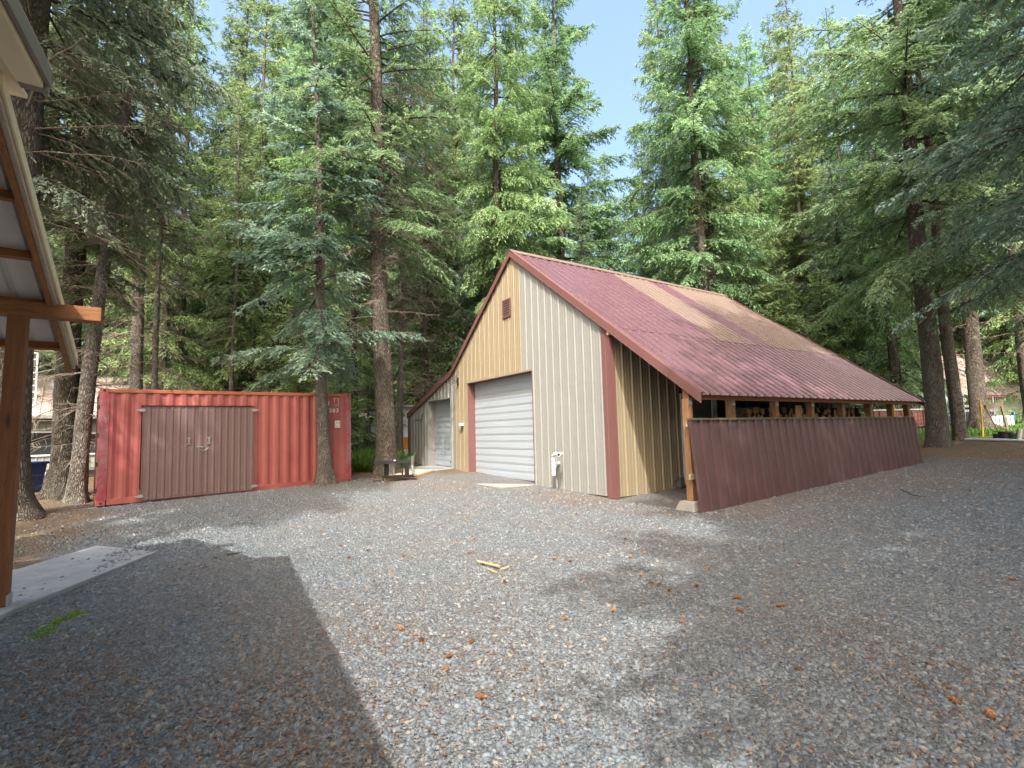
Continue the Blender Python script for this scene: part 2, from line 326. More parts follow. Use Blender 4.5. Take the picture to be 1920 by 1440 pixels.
# ------------------------------------------------------------------ ribbed sheets
def ribbed(o, U, V, N, u0, u1, bot, top, P=.3048, h=.028, hm=.006, brk=(), phase=0., minors=True):
    us = {u0, u1, *[b for b in brk if u0 < b < u1]}; prof = []
    k0 = int(math.floor((u0-phase)/P))-1; k1 = int(math.ceil((u1-phase)/P))+1
    for k in range(k0, k1+1):
        c_ = k*P+phase
        prof += [(c_-.034, 0), (c_-.016, h), (c_+.016, h), (c_+.034, 0)]
        if minors:
            for m in (1/3, 2/3): prof += [(c_+P*m-.018, 0), (c_+P*m-.009, hm), (c_+P*m+.009, hm), (c_+P*m+.018, 0)]
    prof.sort(); pu = np.array([p[0] for p in prof]); pn = np.array([p[1] for p in prof])
    allu = sorted(us | {p for p in pu if u0 < p < u1}); b2 = []
    for u in allu:
        if not b2 or u-b2[-1] > 1e-5: b2.append(u)
    u = np.array(b2); off = np.interp(u, pu, pn)
    f = lambda g, x: np.array([g(v) if callable(g) else g for v in x], float)
    eps = 1e-6; V3 = []; F_ = []
    o, U, V, N = [np.array(a, float) for a in (o, U, V, N)]
    for i in range(len(u)-1):
        ua, ub = u[i], u[i+1]; m = (ua+ub)/2
        ba, bb = f(bot, [ua+eps, ub-eps]); ta, tb = f(top, [ua+eps, ub-eps])
        if ta <= ba+1e-4 and tb <= bb+1e-4: continue
        n = len(V3)
        for uu, vv, oo in ((ua, ba, off[i]), (ub, bb, off[i+1]), (ub, tb, off[i+1]), (ua, ta, off[i])):
            V3.append(o+U*uu+V*vv+N*oo)
        F_.append([n, n+1, n+2, n+3])
    return V3, F_
def sheet(name, mat, parent, *a, **k):
    V3, F_ = ribbed(*a, **k); return link(name, mkmesh(name, V3, F_, mat), parent)
def join_into(o, mb, mat):     # fasteners become part of the sheet's own mesh
    me = o.data; n = len(me.vertices); V = [tuple(v.co) for v in me.vertices]+mb.V; F_ = [list(p.vertices) for p in me.polygons]+[[i+n for i in f] for f in mb.F]
    m0 = len(me.polygons); old = list(me.materials); o.data = mkmesh(me.name, V, F_, old+[mat], mi=[0]*m0+[1]*len(mb.F)); bpy.data.meshes.remove(me)
X_, Y_, Z_ = (1, 0, 0), (0, 1, 0), (0, 0, 1)
# ------------------------------------------------------------------ barn
SLR = .752; RX = -4.0; RZ = 7.05; KX, KZ = -8.15, 3.86; EX, EZ = -12.52, 2.46; YE = 10.5; XE = 2.47
def rtop(x):
    if x > RX: return RZ-SLR*(x-RX)
    if x > KX: return RZ+(RZ-KZ)/(RX-KX)*(x-RX)
    return KZ+(KZ-EZ)/(KX-EX)*(x-KX)
barn = thing('barn', 'tan and yellow metal barn with maroon roof and open woodshed on its right side', 'barn', (-4, 5, .1))
wt = lambda x: rtop(x)-.14
T = .15; DY0, DY1 = (2.5, 3.63)
# wall panels on the gable (u = X from 0 to -, v = Z, n = -Y)
a = dict(brk=(-3.08, -6.95, RX, KX, -10.45, -8.3))
wall = sheet('wall', M['tan'], barn, (0, 0, 0), X_, Z_, (0, -1, 0), -3.62, -.20, lambda x: 3.28 if x < -3.08 else .03, wt, phase=-.30, **a)
sheet('wall', M['yellow'], barn, (0, 0, 0), X_, Z_, (0, -1, 0), -7.92, -3.62, lambda x: 3.28 if x > -6.95 else .12, wt, phase=-.30, h=.02, hm=.008, **a)['label'] = 'yellow ribbed siding around the big garage door'
sheet('wall', M['tan'], barn, (0, 0, 0), X_, Z_, (0, -1, 0), -12.45, -7.92, lambda x: 2.87 if -10.45 < x < -8.3 else .25, wt, phase=-.30, minors=False, **a)['label'] = 'tan siding of the low left bay'
sheet('wall', M['yellow'], barn, (0, 0, 0), Y_, Z_, (1, 0, 0), .10, DY0-.12, .02, rtop(0)-.1, phase=.10)['label'] = 'yellow ribbed side wall under the woodshed roof'
sheet('wall', M['dark'], barn, (0, 0, 0), Y_, Z_, (1, 0, 0), DY1+.12, YE-.1, .02, rtop(0)-.1, phase=.10)  # wall colour set near black to stand in for shade inside the woodshed
sheet('wall', M['tan'], barn, (0, YE-.1, 0), X_, Z_, (0, 1, 0), -12.45, -.05, .2, wt, brk=(RX, KX))
sheet('wall', M['tan'], barn, (-12.45, 0, 0), Y_, Z_, (-1, 0, 0), 0, YE-.1, .2, rtop(-12.45)-.1)
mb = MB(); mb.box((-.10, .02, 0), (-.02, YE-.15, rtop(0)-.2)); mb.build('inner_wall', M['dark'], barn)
# corner trim
mb = MB(); mb.add([(-.22, -.034, 0), (-.10, -.036, 0), (-.095, -.026, 0), (.0+.034, -.034, 0), (.034, .06, 0), (.03, .065, 0), (.034, .13, 0)] +
       [(-.22, -.034, wt(-.22)), (-.10, -.036, wt(-.1)), (-.095, -.026, wt(-.1)), (.034, -.034, wt(.034)), (.034, .06, wt(.034)), (.03, .065, wt(.034)), (.034, .13, wt(.034))],
       [[i, i+1, i+8, i+7] for i in range(6)])
mb.build('corner_trim', M['maroon_trim'], barn)
mb = MB(); mb.box((-12.52, -.05, .2), (-12.40, .1, rtop(-12.45)-.15)); mb.build('corner_trim', M['skirt'], barn)
# roof sheets: right slope
dR = np.array([1, 0, -SLR]); LR = np.linalg.norm(dR); dR = dR/LR; nR = np.array([SLR, 0, 1])/LR
JX = .2
lu = (JX-RX)*LR; lt_ = (XE-RX)*LR
def rs(name, mat, y0, y1, v0, v1, off=0., **k):
    return sheet(name, mat, barn, np.array([RX, 0, RZ-.03])+nR*off, Y_, dR, nR, y0, y1, v0, v1, phase=.16, h=.030, hm=.003, **k)
roofo = rs('roof', M['maroon'], -.07, YE, lu-.05, lt_)
rs('roof_sheet', M['maroon'], -.07, 3.97, 0, lu, .008)
rs('roof_sheet', M['faded'], 3.97, 5.75, 0, lu, .010)['label'] = 'faded tan brown roof strip in the middle'
rs('roof_sheet', M['maroon'], 5.75, 6.72, 0, lu, .008)
rs('roof_sheet', M['faded'], 6.72, YE, 0, lu, .010)['label'] = 'large faded tan brown roof area at the far end'
# left slope and lean-to
for (xa, za, xb, zb, nm) in ((RX, RZ-.03, KX, KZ-.03, 'roof'), (KX, KZ-.03, EX-.05, EZ-.03, 'lean_to_roof')):
    d = np.array([xb-xa, 0, zb-za]); L = np.linalg.norm(d); d = d/L; nn = np.array([d[2], 0, -d[0]]); 
    sheet(nm, M['maroon'], barn, (xa, 0, za), Y_, d, nn, -.07, YE, 0, L+.02)
# ridge cap
mb = MB(); 
for sgn, sl_ in ((1, -SLR), (-1, -.77)):
    x1 = RX+sgn*.2; mb.hexa([(RX, -.1, RZ+.012), (x1, -.1, RZ+.012+sl_*.2), (x1, YE+.03, RZ+.012+sl_*.2), (RX, YE+.03, RZ+.012),
        (RX, -.1, RZ+.035), (x1, -.1, RZ+.035+sl_*.2), (x1, YE+.03, RZ+.035+sl_*.2), (RX, YE+.03, RZ+.035)][::1])
mb.build('ridge_cap', M['faded'], barn)
# rake trims on the front (plane Y=-.06.. )
def rake(pts, yf, name, depth=.185, mat=None, top=.13):
    mb = MB()
    for (x0, z0), (x1, z1) in zip(pts[:-1], pts[1:]):
        s_ = (z1-z0)/(x1-x0)
        mb.hexa([(x0, yf, z0-depth), (x1, yf, z1-depth), (x1, yf+.02, z1-depth), (x0, yf+.02, z0-depth),
                 (x0, yf, z0+.012), (x1, yf, z1+.012), (x1, yf+.02, z1+.012), (x0, yf+.02, z0+.012)])
        mb.hexa([(x0, yf+.02, z0-.0), (x1, yf+.02, z1-.0), (x1, yf+top, z1-.0), (x0, yf+top, z0-.0),
                 (x0, yf+.02, z0+.012), (x1, yf+.02, z1+.012), (x1, yf+top, z1+.012), (x0, yf+top, z0+.012)])
        mb.hexa([(x0, yf-.012, z0-depth-.014), (x1, yf-.012, z1-depth-.014), (x1, yf+.02, z1-depth-.014), (x0, yf+.02, z0-depth-.014),
                 (x0, yf-.012, z0-depth-.002), (x1, yf-.012, z1-depth-.002), (x1, yf+.02, z1-depth-.002), (x0, yf+.02, z0-depth-.002)])
    return mb.build(name, mat or M['maroon_trim'], barn)
rake([(XE-.02, rtop(XE-.02)), (RX, RZ)], -.085, 'rake_trim')
rake([(RX, RZ), (KX, KZ)], -.085, 'rake_trim'); rake([(KX, KZ), (EX-.05, EZ-.01)], -.085, 'rake_trim')
rake([(XE-.02, rtop(XE-.02)), (RX, RZ)], YE+.05, 'rake_trim', top=-.1)
# rafter behind the rake, eave beam
mb = MB(); mb.hexa([(.05, -.02, rtop(.05)-.22), (XE-.3, -.02, rtop(XE-.3)-.22), (XE-.3, .03, rtop(XE-.3)-.22), (.05, .03, rtop(.05)-.22),
      (.05, -.02, rtop(.05)-.06), (XE-.3, -.02, rtop(XE-.3)-.06), (XE-.3, .03, rtop(XE-.3)-.06), (.05, .03, rtop(.05)-.06)])
mb.build('rafter', M['pale_wood'], barn)
mb = MB(); mb.box((2.0, -.03, 2.10), (2.14, YE-.2, 2.30)); mb.box((2.28, -.03, 2.08), (2.32, YE-.1, 2.24)); mb.build('eave_beam', M['brown_wood_y'], barn)
# posts, brackets, footing
PY = [0.]
for px in (1372, 1454, 1521, 1579, 1631, 1671, 1711):
    r = ray(px, 765); tt = (2.1-C[0])/r[0]; PY.append(float((C+r*tt)[1]))
PY[-1] = min(PY[-1], YE-.25)
for i, y in enumerate(PY):
    mb = MB(); zb = .16 if i == 0 else float(hgt(2, y)); wdt = .14
    mb.box((2.0, y-wdt/2, zb), (2.14, y+wdt/2, 2.10)); p = mb.build('post', M['post_wood'], barn, .006)
    if i < 4:
        b = MB(); b.box((2.142, y-.06, 1.99), (2.148, y+.06, 2.13)); b.box((2.148, y-.045, 2.02), (2.152, y-.035, 2.03)); b.box((2.148, y+.03, 2.05), (2.152, y+.04, 2.06))
        b.build('bracket', M['galv'], p)
mb = MB(); mb.hexa([(1.83, -.24, -.02), (2.27, -.24, -.02), (2.27, .2, -.02), (1.83, .2, -.02), (1.90, -.17, .16), (2.22, -.17, .16), (2.22, .13, .16), (1.90, .13, .16)])
mb.build('footing', M['concrete'], barn, .02)
# skirt leaning outwards
tx, tz, bx = 2.22, 1.705, 2.37
vS = np.array([tx-bx, 0, tz]); LS = np.linalg.norm(vS); vS = vS/LS; nS = np.array([vS[2], 0, -vS[0]])
sheet('skirt', M['skirt'], barn, (bx, 0, 0), Y_, vS, nS, -.2, 10.2, lambda y: float(hgt(2.4, y))-.03, LS, phase=-.16, minors=False, h=.042)
mb = MB(); mb.box((tx-.045, -.2, tz-.02), (tx+.05, 10.22, tz+.022)); mb.build('skirt_cap', M['grey_wood'], barn)
mb = MB()
for z in (1.62, .62): mb.box((2.145, -.17, z-.05), (2.185, 10.1, z+.05))
mb.build('skirt_rail', M['pale_wood'], barn)
# side door with white frame
mb = MB(); mb.box((-.02, DY0, .1), (.02, DY1, 2.3)); d_ = mb.build('side_door', M['grey'], barn)
mb = MB(); mb.box((-.02, DY0-.12, .1), (.05, DY0, 2.42)); mb.box((-.02, DY1, .1), (.05, DY1+.2, 2.42)); mb.box((-.02, DY0, 2.3), (.05, DY1, 2.42)); mb.build('door_frame', M['white'], d_)
# garage doors
def gdoor(x0, x1, z0, z1, yd, name, nsec, mat, jamb, label):
    mb = MB(); hs = (z1-z0)/nsec
    for i in range(nsec):
        za = z0+i*hs
        for j in range(2):   # each section shows two pressed ribs
            zb = za+j*hs/2
            mb.box((x0, yd, zb+.006), (x1, yd+.04, zb+hs/2-(.012 if j == 1 else .004)))
            mb.box((x0, yd-.006, zb+hs*.09), (x1, yd, zb+hs*.36))
    mb.box((x0, yd+.012, z0), (x1, yd+.05, z1))
    dd = mb.build(name, mat, barn); dd['label'] = label
    mb = MB(); j = .26 if yd < .3 else yd
    mb.box((x0-.02, -.03, z0-.1), (x0, yd+.05, z1+.02)); mb.box((x1, -.03, z0-.1), (x1+.02, yd+.05, z1+.02)); mb.box((x0, -.03, z1), (x1, yd+.05, z1+.02))
    mb.build('door_jamb', jamb, dd)
    return dd
gd = gdoor(-6.93, -3.09, .13, 3.26, .25, 'garage_door', 7, M['door_white'], M['maroon_trim'], 'wide white sectional garage door')
sd = gdoor(-10.43, -8.32, .30, 2.85, .33, 'garage_door', 6, M['door_white'], M['tan'], 'small white roll-up door in the left bay')
mb = MB(); mb.box((-9.1, .31, .44), (-8.98, .33, .5)); mb.build('handle', M['black'], sd); mb = MB(); mb.box((-8.85, .31, .44), (-8.8, .33, .47)); mb.build('lock', M['black'], sd)
mb = MB(); mb.box((-6.97, -.045, 3.255), (-3.05, -.022, 3.30)); mb.build('door_head_trim', M['yellow'], gd)
# gable vent
mb = MB(); mb.box((-4.56, -.045, 5.05), (-4.10, -.02, 5.10)); mb.box((-4.56, -.045, 5.56), (-4.10, -.02, 5.61)); mb.box((-4.56, -.045, 5.10), (-4.51, -.02, 5.56)); mb.box((-4.15, -.045, 5.10), (-4.10, -.02, 5.56))
for i in range(6):
    z = 5.13+i*.075; mb.hexa([(-4.51, -.04, z), (-4.15, -.04, z), (-4.15, -.012, z+.035), (-4.51, -.012, z+.035), (-4.51, -.04, z+.015), (-4.15, -.04, z+.015), (-4.15, -.012, z+.05), (-4.51, -.012, z+.05)])
v_ = mb.build('gable_vent', M['maroon_trim'], barn); mb = MB(); mb.box((-4.52, -.034, 5.08), (-4.14, -.026, 5.58))
mb.build('vent_back', M['dark'], v_)
# pvc pipe elbow on the wall
mb = MB()
px0 = (-1.93, -.20); mb.tube([(-2.02, 0, .70), (-1.95, -.1, .70), (-1.90, -.2, .70)], .05, 12)
mb.tube([(-1.90, -.26, .42), (-1.90, -.26, .86), (-1.885, -.265, .92), (-1.84, -.27, .955), (-1.74, -.28, .965), (-1.55, -.30, .965)], .046, 14)
for z in (.62, .72, .47, .83): mb.cyl((-1.90, -.26, z-.02), (-1.90, -.26, z+.02), .054, n=14)
mb.cyl((-1.62, -.295, .965), (-1.52, -.305, .965), .054, n=14); mb.cyl((-1.53, -.30, .965), (-1.47, -.42, .965), .05, n=14)
pp = mb.build('drain_pipe', M['white'], barn, smooth=False)
mb = MB(); mb.cyl((-1.47, -.421, .965), (-1.468, -.424, .965), .036, n=14); mb.build('pipe_opening', M['black'], pp)
# white light switch box, wire lamp brackets, hooks
mb = MB(); r = ray(869, 796); p = C+r*((0-C[1])/r[1]); mb.box((p[0]-.10, -.14, p[2]-.05), (p[0]+.08, -.02, p[2]+.05)); mb.build('sensor_box', M['white'], barn, .01)
r = ray(860, 716); p = C+r*((0-C[1])/r[1]); mb = MB(); x, z = p[0], p[2]
mb.box((x-.03, -.06, z-.14), (x+.05, -.03, z+.14))
mb.tube([(x, -.06, z), (x-.02, -.26, z+.09), (x-.04, -.50, z+.01), (x-.02, -.28, z-.10), (x, -.06, z)], .013, 6); mb.build('wall_hook', M['black'], barn)
r = ray(793, 786); p = C+r*((0-C[1])/r[1]); mb = MB(); x, z = p[0], p[2]
mb.tube([(x+.1, -.05, z+.22), (x+.03, -.22, z-.05), (x-.25, -.3, z-.06), (x-.45, -.2, z+.02), (x-.1, -.06, z-.06), (x+.2, -.2, z-.04), (x+.1, -.05, z+.22)], .014, 6); mb.build('wall_hook', M['black'], barn)
mb = MB(); mb.box((.04, 2.05, .1), (.16, 2.2, .33)); mb.box((.04, 1.98, .28), (.12, 2.05, .33)); mb.build('outlet_box', M['grey'], barn, .008)
mb = MB(); mb.box((.02, -.075, 3.72), (.1, .12, 3.86)); mb.build('purlin_end', M['new_wood'], barn)
# screws
mb = MB()
for z in (.19, 1.08, 2.68, 3.95, 5.2):
    for k in range(44):
        x = -.30-.3048*k+.06
        if x < -7.8 or wt(x) < z+.1: continue
        if z < 3.3 and -7.0 < x < -3.05: continue
        mb.box((x-.009, -.012, z-.009), (x+.009, -.0, z+.009))
for z in (.2, 1.11, 2.6):
    for k in range(20):
        y = .16+.3048*k; mb.box((0, y-.006, z-.006), (.012, y+.006, z+.006))
join_into(wall, mb, M['grey'])
mb = MB()
for s_ in (1.3, 2.9, 4.4, 5.7, 7.0, 7.9):
    for k in range(34):
        y = .16+.3048*k+.06; p = np.array([RX, y, RZ-.02])+dR*s_+nR*.01; mb.obox(p, dR, Y_, nR, .016, .016, .012)
join_into(roofo, mb, M['dark'])

n_ = 1500; sv = rng.uniform(.3, lt_-.1, n_); sy = rng.integers(0, 34, n_)*.3048+.16+rng.choice([-.05, .05, .10, -.10], n_)+rng.normal(0, .012, n_); mb_ = np.array([RX, 0, RZ-.02])+np.outer(sv, dR)+np.outer(sy, Y_)+nR*.006
L_ = rng.uniform(.02, .07, n_); a = rng.normal(0, .5, n_); dv = np.outer(np.cos(a), dR)+np.outer(np.sin(a), Y_); wv_ = np.outer(-np.sin(a), dR)+np.outer(np.cos(a), Y_)
V = np.stack([mb_-dv*L_[:, None]*.5-wv_*.005, mb_+dv*L_[:, None]*.5-wv_*.003, mb_+dv*L_[:, None]*.5+wv_*.004, mb_-dv*L_[:, None]*.5+wv_*.005], 1).reshape(-1, 3)
tag(link('roof_needles', mkmesh('roof_needles', V, np.arange(4*n_).reshape(n_, 4), M['dark'])), 'dark fallen needles caught between the ribs of the barn roof', 'needles', kind='stuff')
# ------------------------------------------------------------------ firewood and board in the shed
t = NT('log_end'); co = t.co(); wv = t.node('ShaderNodeTexWave'); wv.wave_type = 'RINGS'; wv.rings_direction = 'X'; t.l.new(co, wv.inputs['Vector']); wv.inputs['Scale'].default_value = 12; wv.inputs['Distortion'].default_value = 3
M['logend'] = t.fin(t.mix(wv.outputs['Fac'], (.30, .17, .08), (.46, .29, .15)), .8)
LY0, LY1 = 2.95, 8.6
def log_mesh(seed):
    r_ = np.random.default_rng(seed); n = 9; ang = np.arange(n)*2*math.pi/n
    rr = .085*(1+.12*r_.standard_normal(n));
    if seed % 2: rr = rr*np.where(np.cos(ang) > .3, .62, 1.05)
    V = [(-.2, rr[i]*math.cos(ang[i]), rr[i]*math.sin(ang[i])) for i in range(n)]+[(.2, rr[i]*math.cos(ang[i]), rr[i]*math.sin(ang[i])) for i in range(n)]
    F_ = [[i, (i+1) % n, n+(i+1) % n, n+i] for i in range(n)]+[list(range(n))[::-1], list(range(n, 2*n))]
    return mkmesh('log', V, F_, [M['bark'], M['logend']], mi=[0]*n+[1, 1])
LM = [log_mesh(s) for s in (1, 2, 3, 4)]
mb = MB()
for y in np.arange(LY0, LY1, .55): mb.box((.4, y, .1), (1.7, y+.08, .72))
mb.box((.4, LY0-.1, .72), (1.7, LY1+.1, .78)); tag(mb.build('firewood_rack', M['grey_wood']), 'low timber rack under the stacked firewood in the woodshed', 'rack')
NC = 33
for row in range(8):
    for k in range(NC):
        y = LY0+(k+.5*(row % 2))*(LY1-LY0)/NC+rng.normal(0, .012); z = .865+row*.15
        if row > 5 and rng.random() < .13*(row-5): continue
        o = bpy.data.objects.new('log', LM[(row*7+k*3+(k % 5)) % 4]); SC.collection.objects.link(o)
        o.location = (1.25+rng.normal(0, .035), y, z); o.rotation_euler = (rng.uniform(0, 6.28), rng.normal(0, .05), rng.normal(0, .07)); o.scale = (1.3, 1, 1)
        tag(o, 'split log in the firewood pile stacked under the woodshed roof', 'log', 'firewood logs stacked in the woodshed')
r = ray(1496, 768); p = C+r*((1.92-C[0])/r[0])
mb = MB(); mb.obox((1.9, p[1], 1.0), (0, 1, .0), (1, 0, .02), (0, .07, 1), .26, .03, 2.05); o = mb.build('board', M['new_wood']); tag(o, 'upright orange board leaning between the woodshed posts', 'board')

# ------------------------------------------------------------------ shipping container
K = np.array([-6.607, -9.845, .075]); CL = np.array([-.135, .9908, .012]); CL /= np.linalg.norm(CL)
CU = np.array([-.0114, -.0137, 1.]); CU -= CL*(CU@CL); CU /= np.linalg.norm(CU); CN = np.cross(CL, CU)   # outward = toward camera
if CN[0] < 0: CN = -CN
LEN, HC, WC = 6.058, 2.72, 2.438
def KP(u, v, n=0.): return K+CL*u+CU*v+CN*n
cont = thing('shipping_container', 'red steel shipping container with maroon double doors in its side', 'container', K)
def kbox(mb, u0, u1, v0, v1, n0, n1): return mb.obox(KP((u0+u1)/2, (v0+v1)/2, (n0+n1)/2), CL, CU, CN, u1-u0, v1-v0, n1-n0)
us = []; P = .278
def corr(mb, u0, u1, v0, v1, nbase, depth, sgn):
    pts = []; u = u0
    while u < u1:
        for du, dn in ((0, 0), (.07, 0), (.14, -depth), (.21, -depth)):
            if u+du < u1: pts.append((u+du, nbase+dn*sgn))
        u += P
    pts.append((u1, nbase)); n = len(mb.V)
    for (a_, b_), (c_, d_) in zip(pts[:-1], pts[1:]):
        mb.add([KP(a_, v0, b_), KP(c_, v0, d_), KP(c_, v1, d_), KP(a_, v1, b_)], [[0, 1, 2, 3]])
mb = MB(); corr(mb, .19, 0.80, .14, 2.62, -.015, .036, 1); corr(mb, .80, 3.31, 2.32, 2.62, -.015, .036, 1); corr(mb, 3.31, LEN-.16, .14, 2.62, -.015, .036, 1)
mb.build('side_wall', M['red'], cont)
mb = MB(); corr(mb, .19, LEN-.16, .14, 2.62, -WC+.015, -.036, 1); kbox(mb, .05, LEN-.05, 2.63, 2.66, -WC+.05, -.05); kbox(mb, .02, .04, .15, 2.62, -WC+.1, -.1); kbox(mb, LEN-.04, LEN-.02, .15, 2.62, -WC+.1, -.1)
mb.build('body', M['red'], cont)
M['rail'] = paint('rusty_orange_red', (.36, .095, .05), .5, .2, 2.5, (.25, .12, .06), .5)
mb = MB(); kbox(mb, .175, LEN-.175, 2.62, 2.705, -.055, .0); mb.build('top_rail', M['rail'], cont, .006)
for u0_, u1_ in ((.0, .19), (LEN-.16, LEN)):
    for n0_, n1_ in ((-.17, .0), (-WC, -WC+.17)):
        mb = MB(); kbox(mb, u0_, u1_, .118, HC-.118, n0_, n1_); mb.build('corner_post', M['red2'], cont, .006)
for u in (0, LEN-.1):
    for v0_, v1_ in ((2.61, 2.705), (0, .14)):
        mb = MB(); kbox(mb, u, u+.1, v0_, v1_, -WC+.17, -.17); mb.build('end_rail', M['red'], cont)
mb = MB(); kbox(mb, .192, LEN-.162, .0, .14, -.06, -.006); mb.build('bottom_rail', M['red'], cont, .004)
for u in (-.004, LEN-.174):
    for v in (-.004, HC-.114):
        for n in (-.158, -WC-.004):
            mb = MB(); kbox(mb, u, u+.178, v, v+.118, n, n+.162); cc = mb.build('corner_casting', M['red'], cont, .008)
            if n > -1:
                mb = MB(); cx = u+.09; mb.cyl(KP(cx, v+.059, .002), KP(cx, v+.059, .006), .033, n=14); mb.build('casting_hole', M['dark'], cc)
for v in (.35, .95, 1.62, 2.28):
    mb = MB(); kbox(mb, -.02, .012, v-.05, v+.05, -.03, .004); mb.build('hinge', M['dark'], cont)
# maroon double doors
for k, (u0, u1) in enumerate(((.82, 2.05), (2.055, 3.295))):
    V3, F_ = ribbed(KP(0, 0, .03), CL, CU, CN, u0, u1, .04, 2.285, P=.1524, h=.016, minors=False, phase=.05)
    dr = link('door', mkmesh('door', V3, F_, M['door_maroon']), cont); dr['label'] = 'maroon ribbed door leaf'
    mb = MB()
    for uu in (u0, u1-.02): kbox(mb, uu, uu+.02, .04, 2.285, .0, .048)
    kbox(mb, u0+.02, u1-.02, 2.27, 2.285, .0, .05); kbox(mb, u0+.02, u1-.02, .04, .055, .0, .05)
    mb.build('door_edge', M['door_maroon'], dr)
    hu = 1.78 if k == 0 else 2.225
    mb = MB(); kbox(mb, hu-.035, hu+.035, 1.475, 1.50, .04, .07); kbox(mb, hu-.012, hu+.014, 1.375, 1.475, .05, .075); kbox(mb, hu-.03, hu+.035, 1.33, 1.355, .04, .07)
    mb.build('handle', M['galv'], dr)
    e = u0 if k == 0 else u1; s_ = -1 if k == 0 else 1
    for v in (2.2, .14):
        mb = MB(); n = .052
        q = [(e-s_*.05, v+.035), (e+s_*.03, v+.035), (e+s_*.12, v+.01), (e+s_*.12, v-.01), (e+s_*.03, v-.035), (e-s_*.05, v-.035)]
        mb.add([KP(a_, b_, n) for a_, b_ in q]+[KP(a_, b_, n-.012) for a_, b_ in q], [list(range(6)), list(range(11, 5, -1))]+[[i, 6+i, 6+(i+1) % 6, (i+1) % 6] for i in range(6)])
        mb.build('strap_hinge', M['galv'], dr)
    mb = MB()
    for v in (.13, 1.26, 2.2):
        for j in range(8):
            uu = u0+.06+j*.1524; mb.obox(KP(uu, v, .034), CL, CU, CN, .012, .012, .01)
    join_into(dr, mb, M['galv'])
    if k == 0:
        mb = MB(); mb.obox(KP(2.02, 1.26, .06), CL, CU, CN, .1, .035, .02); mb.tube([KP(1.99+.11*(1-math.cos(a)), 1.25-.085*math.sin(a), .065) for a in np.linspace(0, math.pi, 9)], .007, 6)
        mb.cyl(KP(2.08, 1.25, .05), KP(2.08, 1.25, .08), .018, n=8); mb.build('latch_chain', M['galv'], dr)
# painted codes
def text(name, s, u, v, size, mat, n=.004, bold=.0):
    cu = bpy.data.curves.new(name, 'FONT'); cu.body = s; cu.size = size; cu.extrude = .001; cu.offset = bold; cu.space_character = 1.25
    tmp = bpy.data.objects.new(name, cu); SC.collection.objects.link(tmp); dg = bpy.context.evaluated_depsgraph_get()
    me = bpy.data.meshes.new_from_object(tmp.evaluated_get(dg)); bpy.data.objects.remove(tmp); me.name = name
    me.materials.clear(); me.materials.append(mat); o = bpy.data.objects.new(name, me); SC.collection.objects.link(o)
    o.parent = cont
    p = KP(u, v, n)-K; o.matrix_local = Matrix([[CL[i], CU[i], CN[i], p[i]] for i in range(3)]+[[0, 0, 0, 1]]); return o
M['lettering'] = NT('faded_white_paint').fin((.62, .58, .55), .7)
M['lettering_dark'] = NT('dark_paint').fin((.12, .035, .03), .7)
text('lettering', 'U', 5.27, 2.345, .17, M['lettering'], bold=.004)
text('lettering', '6383', 5.27, 2.13, .17, M['lettering'], bold=.004)
text('lettering', '1', 5.31, 1.915, .17, M['lettering'], bold=.004)
mb = MB(); kbox(mb, 5.56, 5.72, 1.66, 1.88, -.012, -.002); pl = mb.build('code_plate', M['lettering'], cont)
text('lettering', '4 G', 5.58, 1.78, .075, M['lettering_dark']); text('lettering', 'U 1', 5.58, 1.68, .075, M['lettering_dark'])
mb = MB()
for (a0, a1, b0, b1) in ((5.54, 5.67, 2.545, 2.557), (5.54, 5.552, 2.45, 2.545), (5.658, 5.67, 2.36, 2.545), (5.57, 5.67, 2.34, 2.352)): kbox(mb, a0, a1, b0, b1, -.002, .001)
mb.build('faded_stencil', M['lettering'], cont)

# ------------------------------------------------------------------ house with porch on the left
hs = thing('house', 'brown timber porch and tan soffit of the house at the left edge', 'house', (3.9, -10.5, 0))
mb = MB(); mb.box((1.66, -9.635, .04), (1.80, -9.495, 2.78)); po = mb.build('post', M['brown_wood_z'], hs, .006)
mb = MB(); mb.box((1.655, -9.50, .03), (1.80, -9.485, .14)); mb.build('post_base', M['galv'], po)
mb = MB(); mb.box((1.66, -13, 2.78), (1.80, -8.93, 2.925)); mb.build('beam', M['brown_wood_y'], hs, .006)
ps = .45; pz = lambda x: 2.44+ps*(x-.71)
dP = np.array([1, 0, ps]); LP = np.linalg.norm(dP); dP /= LP; nP = np.array([-ps, 0, 1])/LP
sheet('porch_roof', M['undersheet'], hs, (.99, 0, pz(.99)+.075), Y_, dP, nP, -13, -9.30, 0, (3.95-.99)*LP, P=.2286, minors=False, h=.02)
for xx in (1.02, 1.72, 2.38, 3.02, 3.6):
    mb = MB(); mb.obox((xx, -11.2, pz(xx)+.028), (0, 1, 0), dP, nP, 3.7, .04, .09); mb.build('purlin', M['brown_wood_y'], hs, .003)
def prake(y0, y1, za, zb, mat, nm, x1=3.95, x0=.66):
    mb = MB(); mb.hexa([(x0, y0, pz(x0)+za), (x1, y0, pz(x1)+za), (x1, y1, pz(x1)+za), (x0, y1, pz(x0)+za), (x0, y0, pz(x0)+zb), (x1, y0, pz(x1)+zb), (x1, y1, pz(x1)+zb), (x0, y1, pz(x0)+zb)])
    return mb.build(nm, mat, hs, .003)
prake(-9.35, -9.312, -.045, .075, M['brown_wood_x'], 'barge_board', x0=.62)
prake(-9.31, -9.275, -.02, .085, M['pale_wood'], 'fascia')
prake(-9.273, -9.255, .03, .13, M['soffit'], 'rake_trim')
prake(-9.37, -9.255, .131, .14, M['soffit'], 'rake_cap')
